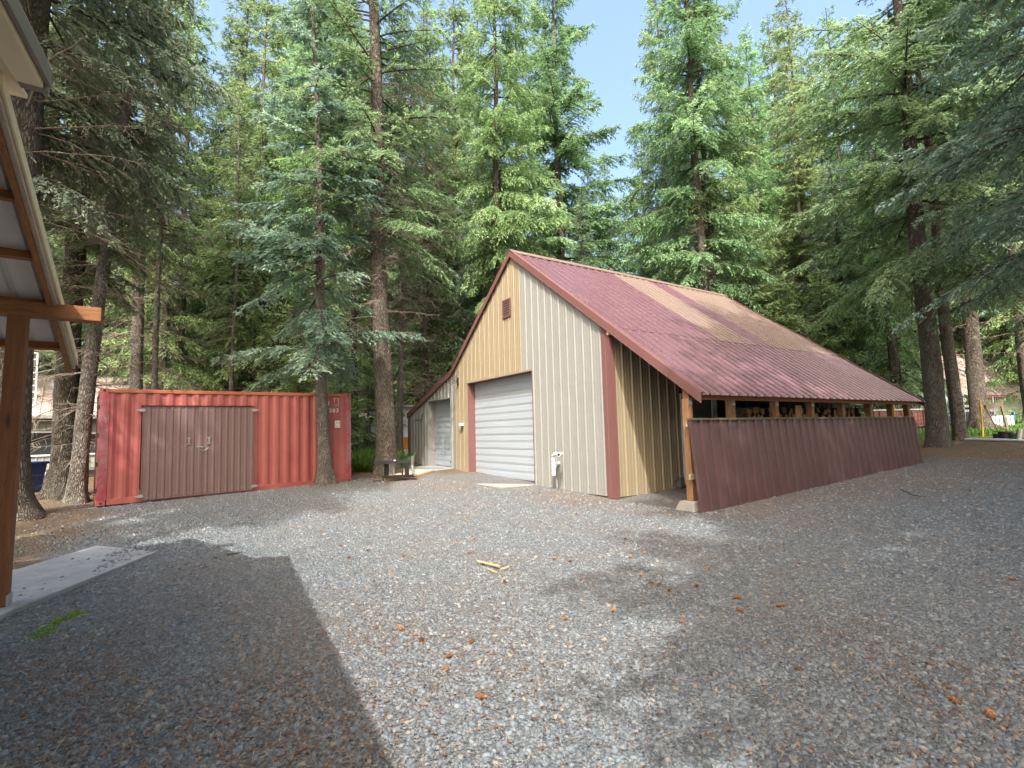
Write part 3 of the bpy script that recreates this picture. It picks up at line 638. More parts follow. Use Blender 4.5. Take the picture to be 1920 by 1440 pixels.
# main eave (this part of the house is turned a few degrees)
def turn(o):
    for v in o.data.vertices: v.co.y -= .062*(v.co.x-3.9)
mb = MB(); mb.box((3.66, -9.47, 4.02), (16, -9.205, 4.05)); turn(mb.build('soffit', M['soffit'], hs, .004))
mb = MB(); mb.box((3.93, -9.195, 3.985), (16, -9.055, 4.09)); turn(mb.build('fascia_box', M['soffit'], hs, .004))
mb = MB(); mb.box((3.85, -9.19, 3.99), (3.925, -9.04, 4.13)); mb.box((3.90, -9.05, 4.02), (16, -9.02, 4.14)); turn(mb.build('drip_flashing', M['flash'], hs, .003))
mb = MB(); mb.hexa([(3.9, -9.03, 4.14), (16, -9.03, 4.14), (16, -13, 6.0), (3.9, -13, 6.0), (3.9, -9.03, 4.17), (16, -9.03, 4.17), (16, -13, 6.05), (3.9, -13, 6.05)]); turn(mb.build('roof', M['pinkroof'], hs))
mb = MB(); mb.box((4.1, -9.9, 0), (16, -9.75, 4.05)); mb.box((4.1, -13, 0), (4.25, -9.9, 4.3)); turn(mb.build('wall', M['pale_siding'], hs))

# ------------------------------------------------------------------ trees
def norm(v): return v/np.maximum(np.linalg.norm(v, axis=-1, keepdims=True), 1e-9)
def trunk_mesh(r0, H, seed, bend=(0, 0), mat='bark', flare=1.0):
    r_ = np.random.default_rng(seed); n = 20; zs = np.concatenate([[-.25, 0, .12, .3, .55, .9, 1.4, 2], np.arange(3, H, 1.1), [H]]); P_ = []
    ph = r_.uniform(0, 6.28, 4)
    for z in zs:
        zc = max(z, 0); r = r0*(1-.92*(zc/H)**1.15) + flare*r0*.75*math.exp(-zc*2.6)
        for i in range(n):
            a = 2*math.pi*i/n
            rr = r*(1+.05*math.sin(3*a+ph[0]+z*.3)+.035*math.sin(5*a+ph[1]-z*.7)+.02*r_.standard_normal()+.32*flare*math.exp(-zc*3)*math.sin(4*a+ph[2]))
            bz = (zc/H); P_.append((rr*math.cos(a)+bend[0]*bz+.05*math.sin(z*.5+ph[3]), rr*math.sin(a)+bend[1]*bz+.05*math.cos(z*.4+ph[3]), z))
    m = len(zs); i = np.arange(n); F_ = np.concatenate([np.stack([k*n+i, k*n+(i+1) % n, (k+1)*n+(i+1) % n, (k+1)*n+i], 1) for k in range(m-1)])
    return mkmesh('trunk', P_, F_, M[mat], smooth=True)
def cards(P0, dirv, ln, wd, r_, tint):
    """rhombus cards: base point, direction, length, width"""
    n = len(P0); rv = r_.standard_normal((n, 3))*.5; rv[:, 2] += 1.
    sd = norm(np.cross(dirv, rv)); d = dirv*ln[:, None]; s_ = sd*wd[:, None]*.5
    V = np.stack([P0, P0+d*.45+s_, P0+d, P0+d*.45-s_], 1).reshape(-1, 3)
    return V, np.arange(4*n).reshape(n, 4), np.repeat(tint, 4)
def make_tree(seed, H, zb, R, r0, leafm='leaf_green', dens=1., card=(.13, .03), bend=(0, 0), barkm='bark', top=1., droop=.35, flare=1.,
              dead=None, prof=.75, up=.25, gap=.0, lo=.55, azw=None, hang=.3):
    """returns meshes trunk, branches, crown. dead=(z0,z1,n,L) adds bare grey twigs."""
    r_ = np.random.default_rng(seed)
    tm = trunk_mesh(r0, H*top, seed, bend, barkm, flare)
    zz = []; z = zb
    while z < H-.2:
        f = (z-zb)/(H-zb); k = r_.integers(2, 5) if f < .9 else 3
        for _ in range(k): zz.append(z+r_.normal(0, .08))
        z += r_.uniform(.2, .46)*(1-.35*f)*max(.6, R/3.5)/dens**.35
    zz = np.array(zz); nb = len(zz); f = np.clip((zz-zb)/(H-zb), 0, 1)
    pr = np.minimum((1-f)**prof, 1)*np.clip(lo+f*4*(1-lo), 0, 1)
    Lb = R*pr*r_.uniform(.62, 1.12, nb)+.15
    az = r_.uniform(0, 2*math.pi, nb)
    keep = r_.random(nb) > gap; zz, Lb, az, f = zz[keep], Lb[keep], az[keep], f[keep]; nb = len(zz)
    if azw is not None:
        g = np.cos(az-azw[0]); Lb = Lb*(1+azw[1]*g)
    a_ = up*(f*2-.35)+r_.normal(0, .1, nb); b_ = droop*(1.15-f)*r_.uniform(.6, 1.4, nb); tl = r_.uniform(.1, .35, nb)*droop
    o2 = np.stack([np.cos(az), np.sin(az)], 1); base = np.stack([bend[0]*zz/H, bend[1]*zz/H, zz], 1)
    def curve(bi, t):
        x = o2[bi]*(Lb[bi]*t)[:, None]; zc = Lb[bi]*(a_[bi]*t-b_[bi]*t**2+tl[bi]*t**3)
        return base[bi]+np.concatenate([x, zc[:, None]], 1)
    def tang(bi, t):
        return norm(np.concatenate([o2[bi], (a_[bi]-2*b_[bi]*t+3*tl[bi]*t*t)[:, None]], 1))
    tone = r_.normal(0, .14, nb)
    ntw = np.maximum(4, (Lb/.06*dens).astype(int)); bi = np.repeat(np.arange(nb), ntw)
    t = .10+.9*r_.random(len(bi))**.85; side = np.where(r_.random(len(bi)) < .5, -1., 1.)
    lt = (.30*Lb[bi]*(1.02-t)**.7+.16)*r_.uniform(.55, 1.15, len(bi)); tp = curve(bi, t); tg = tang(bi, t)
    perp = norm(np.cross(tg, np.array([0, 0, 1.])))*side[:, None]; an = r_.uniform(.55, 1.1, len(bi))[:, None]
    td = norm(tg*np.cos(an)+perp*np.sin(an)+np.array([0, 0, 1.])*(r_.normal(-.12, .18, len(bi)))[:, None])
    tt_ = np.clip(tone[bi]+r_.normal(0, .08, len(bi)), -.5, .5)
    nc = np.maximum(3, (lt/(card[0]*.27)*dens**.3).astype(int)); ci = np.repeat(np.arange(len(bi)), nc); s_ = r_.random(len(ci))
    cp = tp[ci]+td[ci]*(lt[ci]*s_)[:, None]; cp[:, 2] -= hang*lt[ci]*s_**2
    ca = r_.uniform(-1.0, 1.0, len(ci))[:, None]; pv = norm(np.cross(td[ci], np.array([0, 0, 1.])))
    cd = norm(td[ci]*np.cos(ca)+pv*np.sin(ca)+np.array([0, 0, 1.])*(r_.normal(-.18, .28, len(ci))-hang*s_*.8)[:, None])
    ln = card[0]*r_.uniform(.6, 1.4, len(ci)); wd = card[1]*r_.uniform(.8, 1.5, len(ci))
    tint = np.clip(.42+tt_[ci]+.22*s_*t[bi][ci]+r_.normal(0, .10, len(ci)), 0, 1)
    cv, cf, ct = cards(cp, cd, ln, wd, r_, tint)
    cm = mkmesh('crown', cv, cf, M[leafm], tint=ct)
    # limbs
    seg = 5; ts = np.linspace(0, 1, seg+1); VV = []; FF = []; n0 = 0
    def strip(pts, rad_, k=3):
        nonlocal n0
        m = pts.shape[0]; q = pts.shape[1]; tgt = norm(np.gradient(pts, axis=1)); A_ = norm(np.cross(tgt, np.array([.1, .2, 1.]))); B_ = np.cross(tgt, A_)
        ring = [pts+rad_[..., None]*(A_*math.cos(2*math.pi*j/k)+B_*math.sin(2*math.pi*j/k)) for j in range(k)]
        V = np.stack(ring, 2).reshape(-1, 3); ids = np.arange(m*q*k).reshape(m, q, k)+n0
        F_ = np.stack([ids[:, :-1, :], np.roll(ids, -1, 2)[:, :-1, :], np.roll(ids, -1, 2)[:, 1:, :], ids[:, 1:, :]], -1).reshape(-1, 4)
        VV.append(V); FF.append(F_); n0 += len(V)
    bb = np.repeat(np.arange(nb), seg+1); pts = curve(bb, np.tile(ts, nb)).reshape(nb, seg+1, 3)
    strip(pts, (.008+.011*Lb[:, None])*(1-.85*ts[None, :]))
    sel = np.where(r_.random(len(bi)) < .3)[0]; sp = np.stack([tp[sel], tp[sel]+td[sel]*lt[sel, None]*.5, tp[sel]+td[sel]*lt[sel, None]*.95], 1); sp[:, 1, 2] -= .06*lt[sel]; sp[:, 2, 2] -= hang*.9*lt[sel]
    strip(sp, np.tile(np.array([.006, .0045, .002]), (len(sel), 1))*card[1]/.03)
    nlive = sum(len(x) for x in FF)
    if dead:
        for (z0, z1, n, L) in dead:
            zd = r_.uniform(z0, z1, n); ad = r_.uniform(0, 6.28, n); Ld = L*r_.uniform(.3, 1.1, n); dr = r_.uniform(-.1, .5, n)
            od = np.stack([np.cos(ad), np.sin(ad)], 1); bs = np.stack([bend[0]*zd/H, bend[1]*zd/H, zd], 1); q = np.linspace(0, 1, 6)
            pt = bs[:, None, :]+np.concatenate([od[:, None, :]*(Ld[:, None]*q)[..., None], (-dr[:, None]*Ld[:, None]*q**1.7)[..., None]], 2)
            pt += r_.normal(0, .03, pt.shape)*q[None, :, None]
            strip(pt, (.004+.007*Ld[:, None])*(1-.8*q[None, :]))
            kk = np.maximum(3, (Ld*9).astype(int)); ii = np.repeat(np.arange(n), kk); tq = r_.uniform(.25, 1, len(ii)); i0 = np.minimum((tq*5).astype(int), 4); fr = tq*5-i0
            p0 = pt[ii, i0]*(1-fr)[:, None]+pt[ii, i0+1]*fr[:, None]; sdv = np.stack([-od[ii, 1], od[ii, 0], np.zeros(len(ii))], 1)*np.where(r_.random(len(ii)) < .5, -1, 1)[:, None]
            dv = norm(sdv+np.concatenate([od[ii]*.8, r_.normal(-.5, .5, len(ii))[:, None]], 1)); l2 = r_.uniform(.12, .5, len(ii))*np.minimum(Ld[ii], 1.6)/1.4
            p1 = p0+dv*l2[:, None]*.5+r_.normal(0, .02, p0.shape); p2 = p0+dv*l2[:, None]; p2[:, 2] -= .15*l2
            strip(np.stack([p0, p1, p2], 1), np.tile(np.array([.0045, .0035, .002]), (len(ii), 1)))
    FFa = np.concatenate(FF); mi = np.zeros(len(FFa), int); mi[nlive:] = 1
    bm_ = mkmesh('branches', np.concatenate(VV), FFa, [M['limb'], M['twig']], mi=mi)
    return tm, bm_, cm
def place(ms, p, label, name='conifer_tree', group=None, rot=0., sc=1., parts=('trunk', 'branches', 'crown'), cat='tree'):
    o = thing(name, label, cat, p, group); o.rotation_euler = (0, 0, rot); o.scale = (sc, sc, sc)
    for nm, me in zip(('trunk', 'branches', 'crown'), ms):
        if nm in parts:
            c_ = bpy.data.objects.new(nm, me); SC.collection.objects.link(c_); c_.parent = o
    return o
def xy(px, d, dz=0.):
    p = gat(px, d); p[2] -= .05-dz; return p
# --- individually built near trees
def T(seed, px, d, label, name='conifer_tree', base=None, **k):
    p = G(*base) if base else gat(px, d); p = np.array(p); p[2] -= .04
    return place(make_tree(seed, **k), p, label, name)
DEAD = [(1.2, 9, 46, 1.5)]
# left side
T(11, 4, 10.3, 'thick rough trunk behind the brown timber post at the left edge', 'spruce_tree', H=25, zb=7.2, R=4.4, r0=.44, leafm='leaf_grey', dens=1.2, droop=.5, up=.15, card=(.13, .04), dead=[(5, 13, 110, 3.0)], gap=.15, hang=.5, flare=1.0)
T(12, 124, 13.9, 'dark mossy trunk left of the red container, beside a leaning pale trunk', 'spruce_tree', H=26, zb=6.0, R=3.5, r0=.29, barkm='bark_dark', leafm='leaf_green', dens=1.2, gap=.1, card=(.14, .045), droop=.4, dead=[(1.5, 12, 130, 2.1)], flare=1.0)
T(13, 152, 13.0, 'leaning pale lichen-covered trunk touching the left end of the red container', 'spruce_tree', H=19, zb=8.5, R=2.8, r0=.185, bend=(.7, 1.0), barkm='bark_pale', leafm='leaf_grey', dens=.7, gap=.3, dead=[(1.0, 12, 110, 1.5)], flare=.7)
T(14, 249, 19.0, 'straight grey trunk rising behind the container, thicker of the pair left of its doors', 'spruce_tree', H=24, zb=8, R=2.9, r0=.24, barkm='bark_pale', leafm='leaf_grey', dens=.75, gap=.3, dead=[(2.5, 12, 110, 2.3)])
T(15, 287, 18.5, 'slim grey trunk rising behind the container above its maroon doors', 'spruce_tree', H=19, zb=9, R=2.0, r0=.12, barkm='bark_pale', leafm='leaf_grey', dens=.7, gap=.3, dead=[(2.5, 12, 100, 2.0)])
T(16, 433, 23, 'thin pale pole-like trunk behind the container right of its doors', 'spruce_tree', H=19, zb=6.5, R=2.4, r0=.10, barkm='bark_pale', leafm='leaf_green', dens=.7, gap=.2, dead=[(2, 8, 30, 1.4)])
T(17, 612, 14.5, 'fir with pale curved trunk standing in front of the right end of the container', 'fir_tree', base=(612, 907), H=17, zb=4.0, R=2.9, r0=.18, bend=(-.5, -.55), barkm='bark_pale', leafm='leaf_blue', dens=1.25, gap=.5, droop=.28, up=.1, lo=.9, flare=1.05, card=(.13, .04), dead=[(3, 12, 26, 1.3)])
T(18, 722, 16.7, 'big straight brown trunk behind the black metal stand, between container and barn', 'fir_tree', base=(723, 893), H=29, zb=7.6, R=4.2, r0=.315, bend=(-.7, -.6), barkm='bark', leafm='leaf_green', dens=1.2, gap=.2, droop=.35, lo=.7, flare=.7, dead=[(4.5, 15, 100, 2.8)])
T(19, 664, 21, 'mossy slim trunk just right of the container', 'spruce_tree', H=20, zb=3.5, R=2.4, r0=.15, barkm='bark_dark', leafm='leaf_bright', dens=.8, gap=.3, dead=DEAD)
T(20, 752, 21.5, 'slender pale trunk left of the barn corner', 'spruce_tree', H=21, zb=7, R=2.3, r0=.135, barkm='bark_pale', leafm='leaf_grey', dens=.8, gap=.25, dead=[(3, 13, 100, 2.2)])
T(21, 801, 26, 'dark trunk behind the low left roof of the barn', 'spruce_tree', H=25, zb=6, R=3.4, r0=.17, barkm='bark_dark', leafm='leaf_grey', dens=.75, gap=.28, dead=[(3, 14, 130, 2.8)])
# behind barn
T(22, 942, 25, 'tall spruce with drooping foliage and bare grey trunk left of the barn ridge', 'spruce_tree', H=31, zb=5, R=4.2, r0=.24, leafm='leaf_bright', dens=1.25, gap=.12, droop=.6, hang=.85, card=(.17, .038), azw=(.9, .25))
T(23, 1062, 30, 'cone-shaped spruce left of the strip of open sky', 'spruce_tree', H=34, zb=2.5, R=7.0, r0=.3, leafm='leaf_green', dens=1.5, droop=.35, up=.35, card=(.17, .042), prof=.8, hang=.35)
T(24, 1335, 24, 'tall bright green larch-like conifer with twin grey trunk right of the strip of sky', 'conifer_tree', H=31, zb=5.5, R=4.7, r0=.27, leafm='leaf_green', dens=1.3, gap=.12, droop=.45, hang=.6, card=(.17, .038), dead=[(4, 10, 40, 2.2)])
T(25, 1353, 24.6, 'thinner grey trunk close beside the bright green conifer behind the roof', 'conifer_tree', H=28, zb=11, R=3.2, r0=.2, leafm='leaf_bright', dens=.8, gap=.3, droop=.45, hang=.6, card=(.17, .036), dead=[(4, 12, 30, 2)])
T(26, 1452, 31, 'slender white-grey trunk above the right part of the roof', 'spruce_tree', H=27, zb=13, R=1.9, r0=.17, barkm='bark_pale', leafm='leaf_bright', dens=.8, card=(.2, .045), dead=[(4, 15, 60, 1.6)])
T(27, 1436, 34, 'very thin pale trunk just left of the slender white-grey one above the roof', 'spruce_tree', H=26, zb=12, R=1.6, r0=.12, barkm='bark_pale', leafm='leaf_bright', dens=.7, card=(.2, .045), dead=[(4, 14, 40, 1.4)])
# right side
T(28, 1745, 20.2, 'largest trunk at the far end of the woodshed skirt', 'fir_tree', base=(1757, 838), H=29, zb=7.6, R=6.6, r0=.345, bend=(.3, .2), leafm='leaf_green', dens=1.2, gap=.08, droop=.34, up=.5, lo=.85, flare=.45, card=(.16, .042), dead=[(5, 11, 30, 2)])
T(29, 1797, 23.5, 'second trunk right of the woodshed, narrower than its neighbour', 'fir_tree', base=(1798, 824), H=26, zb=7.5, R=4.0, r0=.24, leafm='leaf_blue', dens=.8, gap=.2, flare=.4, barkm='bark', card=(.17, .04), dead=[(3, 9, 26, 1.8)])
T(30, 1838, 27, 'dark flared trunk in front of the light green house, behind the yellow stake', 'fir_tree', base=(1842, 806), H=28, zb=8.5, R=4.3, r0=.35, leafm='leaf_green', barkm='bark', dens=.75, gap=.2, flare=.8, card=(.19, .045), dead=[(3, 9, 30, 2.2)])
T(31, 1941, 25, 'trunk cut by the right edge of the picture', 'fir_tree', H=27, zb=9.5, R=4.6, r0=.34, leafm='leaf_blue', dens=.8, gap=.15, flare=1., card=(.17, .04), barkm='bark', dead=[(3, 8, 20, 2)])
T(32, 1690, 27.5, 'dark spruce with low hanging boughs behind the far end of the roof', 'spruce_tree', H=22, zb=2.2, R=4.2, r0=.26, leafm='leaf_green', barkm='bark_dark', dens=1.0, droop=.5, hang=.7, card=(.19, .045))
T(33, 1600, 30, 'dark spruce left of the largest right-hand trunk, above the roof slope', 'spruce_tree', H=17, zb=1.5, R=3.4, r0=.22, leafm='leaf_blue', barkm='bark_dark', dens=.95, droop=.45, hang=.6, card=(.2, .045))
# overhanging near right (trunks stand outside the frame)
NR = make_tree(41, H=22, zb=4.6, R=5.0, r0=.3, leafm='leaf_blue', dens=1.0, droop=.3, up=.25, lo=.85, card=(.13, .042), gap=.0)
place(NR, (6.6, 9.4, .3), 'blue-green spruce whose boughs reach in from the top right corner', 'spruce_tree')
place(NR, (5.2, 15.2, .5), 'blue-green spruce behind the overhanging boughs at the right edge', 'spruce_tree', None, 2.1, 1.05)
NR2 = make_tree(42, H=21, zb=4.0, R=3.8, r0=.3, leafm='leaf_blue', dens=.9, droop=.35, card=(.18, .06), gap=.3)
# trees beside and behind the photographer that throw the shade on the yard
for i, (x, y, r_, s_) in enumerate([(15.2, -9.3, .4, 1.1), (13.3, -4.0, 2.0, 1.42), (11.7, -.3, 3.9, 1.38), (12.2, 3.4, 3.6, 1.3), (11.3, 6.8, 5., 1.2), (16.8, -.3, 1., 1.4), (16, 5, 1.4, 1.3), (17.5, -11, 2.4, 1.0)]):
    place(NR2, (x, y, 0), 'dense spruce standing beside the yard outside the right edge', 'spruce_tree', 'spruces beside the yard outside the frame', r_, s_)
for i, (x, y, r_, s_) in enumerate([(1.6, -13.6, .4, .95)]):
    place(NR2, (x, y, 0), 'spruce standing behind the house outside the left edge', 'spruce_tree', 'spruces behind the house outside the frame', r_, s_)
# --- forest fill
PROTO = {
 'A': make_tree(51, H=29, zb=1.4, R=4.6, r0=.24, leafm='leaf_green', gap=.06, dens=.9, card=(.21, .05), barkm='bark_dark'),
 'B': make_tree(52, H=28, zb=1.6, R=4.2, r0=.22, leafm='leaf_blue', dens=.9, card=(.21, .05), barkm='bark_dark', gap=.1),
 'C': make_tree(53, H=31, zb=2.0, R=4.9, r0=.25, leafm='leaf_bright', dens=.9, card=(.22, .052), droop=.5, hang=.6, gap=.1),
 'D': make_tree(54, H=28, zb=7.5, R=3.0, r0=.17, leafm='leaf_bright', dens=.85, card=(.22, .052), barkm='bark_pale', dead=[(2, 12, 50, 1.9)]),
 'E': make_tree(55, H=7.5, zb=.3, R=1.9, r0=.08, leafm='leaf_bright', dens=1.0, card=(.18, .04), lo=.9)}
LBL = {'A': ('dark green conifer in the forest behind the buildings', 'dark green conifers in the forest'),
       'B': ('blue-green conifer in the forest behind the buildings', 'blue-green conifers in the forest'),
       'C': ('bright green drooping conifer in the forest behind the buildings', 'bright green conifers in the forest'),
       'D': ('slender conifer with pale bare lower trunk in the forest', 'slender bare-trunked conifers in the forest'),
       'E': ('small young conifer growing low under the tall forest trees', 'young conifers in the undergrowth')}
def fill(k, px, d, s_=1., dz=0):
    p = xy(px, d); p[2] += dz
    wh = 'rising above the red container' if px < 690 else ('rising behind the barn roof' if px < 1390 else 'right of the barn ridge')
    fr = 'in the far rows of the forest' if d > 47 else 'in the nearer forest rows'
    place(PROTO[k], p, LBL[k][0].split(' in the ')[0].split(' growing')[0].split(' with ')[0]+' '+wh+' '+fr, 'conifer_tree', LBL[k][1]+' '+wh+' '+fr, rng.uniform(0, 6.28), s_*rng.uniform(.93, 1.07))
place(make_tree(61, H=28, zb=14, R=3.0, r0=.2, leafm='leaf_blue', dens=.9, card=(.2, .07)), (5.6, -13.9, 0), 'tall high-crowned conifer behind the house outside the left edge', 'conifer_tree')
# mid row (px, depth, kind, scale)
for a_ in [(-80, 20, 'A', 1), (60, 27, 'D', 1), (330, 27, 'C', .9), (385, 31, 'C', .8), (440, 29, 'A', 1.0), (355, 36, 'B', .8), (480, 26, 'C', .95), (540, 30, 'A', 1.0), (505, 36, 'C', 1), (585, 24, 'D', .9),
           (640, 30, 'C', .95), (700, 31, 'A', 1), (775, 33, 'B', .95), (835, 31, 'A', .86), (880, 36, 'D', 1.05), (905, 28, 'B', .72), (985, 34, 'A', 1.1),
           (1105, 27, 'B', .55), (1010, 27.5, 'B', .62), (1120, 36, 'A', .74), (1155, 39, 'C', .72), (1190, 42, 'B', .72), (1228, 35, 'A', .74), (1275, 33, 'C', 1.05), (1400, 36, 'C', 1.0),
           (1345, 44, 'A', 1.1), (1500, 39, 'C', .95), (1470, 48, 'A', 1.1), (1560, 45, 'C', 1.05), (1530, 33, 'D', .9), (1650, 38, 'A', 1.05), (1585, 37, 'D', 1.0), (1730, 37, 'A', 1), (1790, 42, 'B', 1), (1870, 46, 'C', 1), (1940, 38, 'A', 1),
           (1480, 28.5, 'E', 1.3), (1560, 28, 'E', 1.2), (1640, 32, 'E', 1.3), (1420, 29, 'E', 1.6), (420, 26, 'E', 1.1), (520, 22.5, 'E', .95), (560, 21, 'E', .8), (640, 19.5, 'E', .62), (690, 24, 'E', 1), (470, 30, 'E', 1.2),
           (175, 27, 'A', .95), (215, 31, 'B', 1), (275, 33, 'A', .95), (120, 33, 'A', 1), (10, 31, 'B', 1), (300, 24, 'C', .8), (440, 33, 'A', 1.05), (520, 29, 'B', .9), (660, 35, 'C', 1.05), (805, 30, 'C', .95), (860, 31, 'C', .98), (910, 33, 'C', 1.05), (1290, 30, 'B', .9), (1400, 31, 'C', .85), (1540, 36, 'C', 1.1), (1620, 34, 'C', 1.05), (1700, 33, 'A', 1.05), (1500, 43, 'C', 1.15), (1820, 36, 'C', 1.1), (1900, 34, 'B', 1.1), (1980, 30, 'C', 1.05), (345, 40, 'B', .55), (590, 40, 'A', 1.05), (740, 42, 'C', 1.05), (855, 45, 'A', 1.1), (940, 44, 'C', 1)]:
    fill(*[a_[i] for i in (2, 0, 1, 3)])
# back rows
for px in range(-150, 2100, 62):
    gapf = .68 if 1110 < px < 1240 else (.66 if 330 < px < 410 else 1.)
    fill('ABCD'[rng.integers(0, 4)], px+rng.uniform(-18, 18), rng.uniform(50, 62), gapf*1.05)
for px in range(-130, 2100, 75):
    gapf = .75 if 1110 < px < 1240 else (.8 if 330 < px < 410 else 1.)
    fill('AB'[rng.integers(0, 2)], px+rng.uniform(-18, 18), rng.uniform(72, 90), gapf*1.25)

# ------------------------------------------------------------------ background buildings and yard things
RH = np.array([math.cos(CYAW), -math.sin(CYAW), 0.]); FH = np.array([math.sin(CYAW), math.cos(CYAW), 0.]); ZZ = np.array([0, 0, 1.])
def bpt(px, py, d): return D(px, py, d)
# long pale building behind the left trees
def wall_frame(p0, p1):
    d = np.array(p1, float)-np.array(p0, float); d[2] = 0; L = np.linalg.norm(d); d /= L; n = np.cross(d, ZZ)
    if n@(C-np.array(p0)) < 0: n = -n
    return d, n, L
b0 = bpt(-60, 900, 18.5); b1 = bpt(235, 900, 21.5); zg = float(hgt(*b0[:2]))-.1; b0[2] = b1[2] = 0
dB, nB, LB = wall_frame(b0, b1)
bld = thing('building', 'long pale ribbed building with red-pink metal roof behind the left trees and container', 'building', (b0+b1)/2)
zw0, zw1 = .42, 2.42
def Bp(u, z, n=0.): return b0+dB*u+ZZ*z+nB*n
V3, F_ = ribbed(Bp(0, 0), dB, ZZ, nB, 0, LB, zw0, zw1, P=.2, h=.02, minors=False); link('wall', mkmesh('wall', V3, F_, M['pale_siding']), bld)
mb = MB(); mb.add([Bp(0, -.2, -.1), Bp(LB+10, -.2, -.1), Bp(LB+10, zw0+.02, -.1), Bp(0, zw0+.02, -.1)], [[0, 1, 2, 3]]); mb.add([Bp(0, -.2, -3.5), Bp(LB+10, -.2, -3.5), Bp(LB+10, 2.4, -3.5), Bp(0, 2.4, -3.5)], [[0, 1, 2, 3]]); mb.build('foundation', M['grey'], bld)
mb = MB(); mb.obox(Bp(LB/2, .46, .05), dB, ZZ, nB, LB, .12, .12); mb.obox(Bp(LB/2+5, 2.50, .35), dB, ZZ, nB, LB+10, .17, .05); mb.build('trim_band', M['grey'], bld)
def upx(px, py):      # u,z on the wall plane under a pixel
    r = ray(px, py); t_ = ((b0-C)@nB)/(r@nB); p = C+r*t_; return float((p-b0)@dB), float(p[2])
for (xa, ya, xb, yb) in ((58, 812, 97, 852), (150, 814, 182, 849)):
    u0, z1_ = upx(xa, ya); u1, z0_ = upx(xb, yb); mb = MB(); f = .06
    for (a0, a1, c0, c1) in ((u0-f, u1+f, z1_, z1_+f), (u0-f, u1+f, z0_-f, z0_), (u0-f, u0, z0_, z1_), (u1, u1+f, z0_, z1_)): mb.obox(Bp((a0+a1)/2, (c0+c1)/2, .04), dB, ZZ, nB, a1-a0, c1-c0, .05)
    wn = mb.build('window', M['white'], bld); mb = MB(); mb.obox(Bp((u0+u1)/2, (z0_+z1_)/2, .03), dB, ZZ, nB, u1-u0, z1_-z0_, .02); mb.build('pane', M['glass'], wn)
# roof along the whole length
d = -nB*.86+ZZ*.42; Ld = np.linalg.norm(d); d /= Ld; nn = np.cross(dB, d); nn = nn if nn[2] > 0 else -nn
V3, F_ = ribbed(Bp(0, 2.62, .5), dB, d, nn, -3, LB+12.5, 0, 4.6, P=.3, h=.03, minors=False); link('roof', mkmesh('roof', V3, F_, M['pinkroof']), bld)
mb = MB(); mb.obox(Bp(LB/2+5, 2.57, .55), dB, ZZ, nB, LB+16, .12, .1); mb.build('gutter', M['galv'], bld)
V3, F_ = ribbed(Bp(0, 0, -.05), dB, ZZ, nB, LB, LB+12, .3, 2.6, P=.2, h=.02, minors=False); link('wall', mkmesh('wall', V3, F_, M['pale_siding']), bld)
# small white shed right of the big trunk
p = gat(748, 27); mb = MB(); mb.obox(p+ZZ*1.25, RH, FH, ZZ, 2.4, 2.2, 2.5); sh = mb.build('shed', M['white']); tag(sh, 'small white shed seen between the big trunk and the barn', 'shed')
mb = MB(); mb.obox(p+ZZ*2.55, RH, FH, ZZ, 2.8, 2.6, .1); mb.build('roof', M['pinkroof'], sh)
mb = MB(); mb.obox(p-FH*1.11+ZZ*1.1, RH, FH, ZZ, .8, .04, 1.9); mb.build('door', M['pale_siding'], sh)
# light green house on the right
h0 = bpt(1801, 800, 30); h1 = bpt(1990, 800, 34); h0[2] = h1[2] = 0; dH, nH, LH = wall_frame(h0, h1)
gh = thing('house', 'light green house with pale pink metal roof behind the right trees', 'house', (h0+h1)/2)
zb_ = float(hgt(*h0[:2]))
def Hp(u, z, n=0.): return h0+dH*u+ZZ*z+nH*n
def hz(px, py):
    r = ray(px, py); t_ = ((h0-C)@nH)/(r@nH); p = C+r*t_; return float((p-h0)@dH), float(p[2])
u_, ze = hz(1852, 742); _, zr = hz(1852, 670)
mb = MB(); nlap = 13; hh_ = (ze+.3-(zb_-.3))/nlap
for i in range(nlap):
    z = zb_-.3+i*hh_; mb.add([Hp(1.4, z, .04), Hp(LH+1, z, .04), Hp(LH+1, z+hh_, .0), Hp(1.4, z+hh_, .0)], [[0, 1, 2, 3]]); mb.add([Hp(1.4, z, .04), Hp(LH+1, z, .04), Hp(LH+1, z, .0), Hp(1.4, z, .0)], [[3, 2, 1, 0]])
mb.add([Hp(1.4, zb_-.3), Hp(1.4, ze), Hp(1.4, ze, -6), Hp(1.4, zb_-.3, -6)], [[0, 1, 2, 3]])
mb.build('wall', M['green_siding'], gh)
d = -nH*1.0+ZZ*1.15; Ld = np.linalg.norm(d); d /= Ld; nn = np.cross(dH, d); nn = nn if nn[2] > 0 else -nn
rp = Hp(0, ze-.05, .45); k_ = (zr-ze)*1.55/(1.15/Ld)
V3, F_ = ribbed(rp, dH, d, nn, -.1, LH+1.5, 0, 3.9, P=.3, h=.03, minors=False); link('roof', mkmesh('roof', V3, F_, M['pinkroof']), gh)
mb = MB(); mb.obox(rp+dH*(LH/2), dH, ZZ, nH, LH+3, .14, .06); mb.obox(rp+d*3.9+dH*(LH/2), dH, ZZ, nH, LH+3, .12, .2); mb.build('roof_trim', M['redtrailer'], gh)
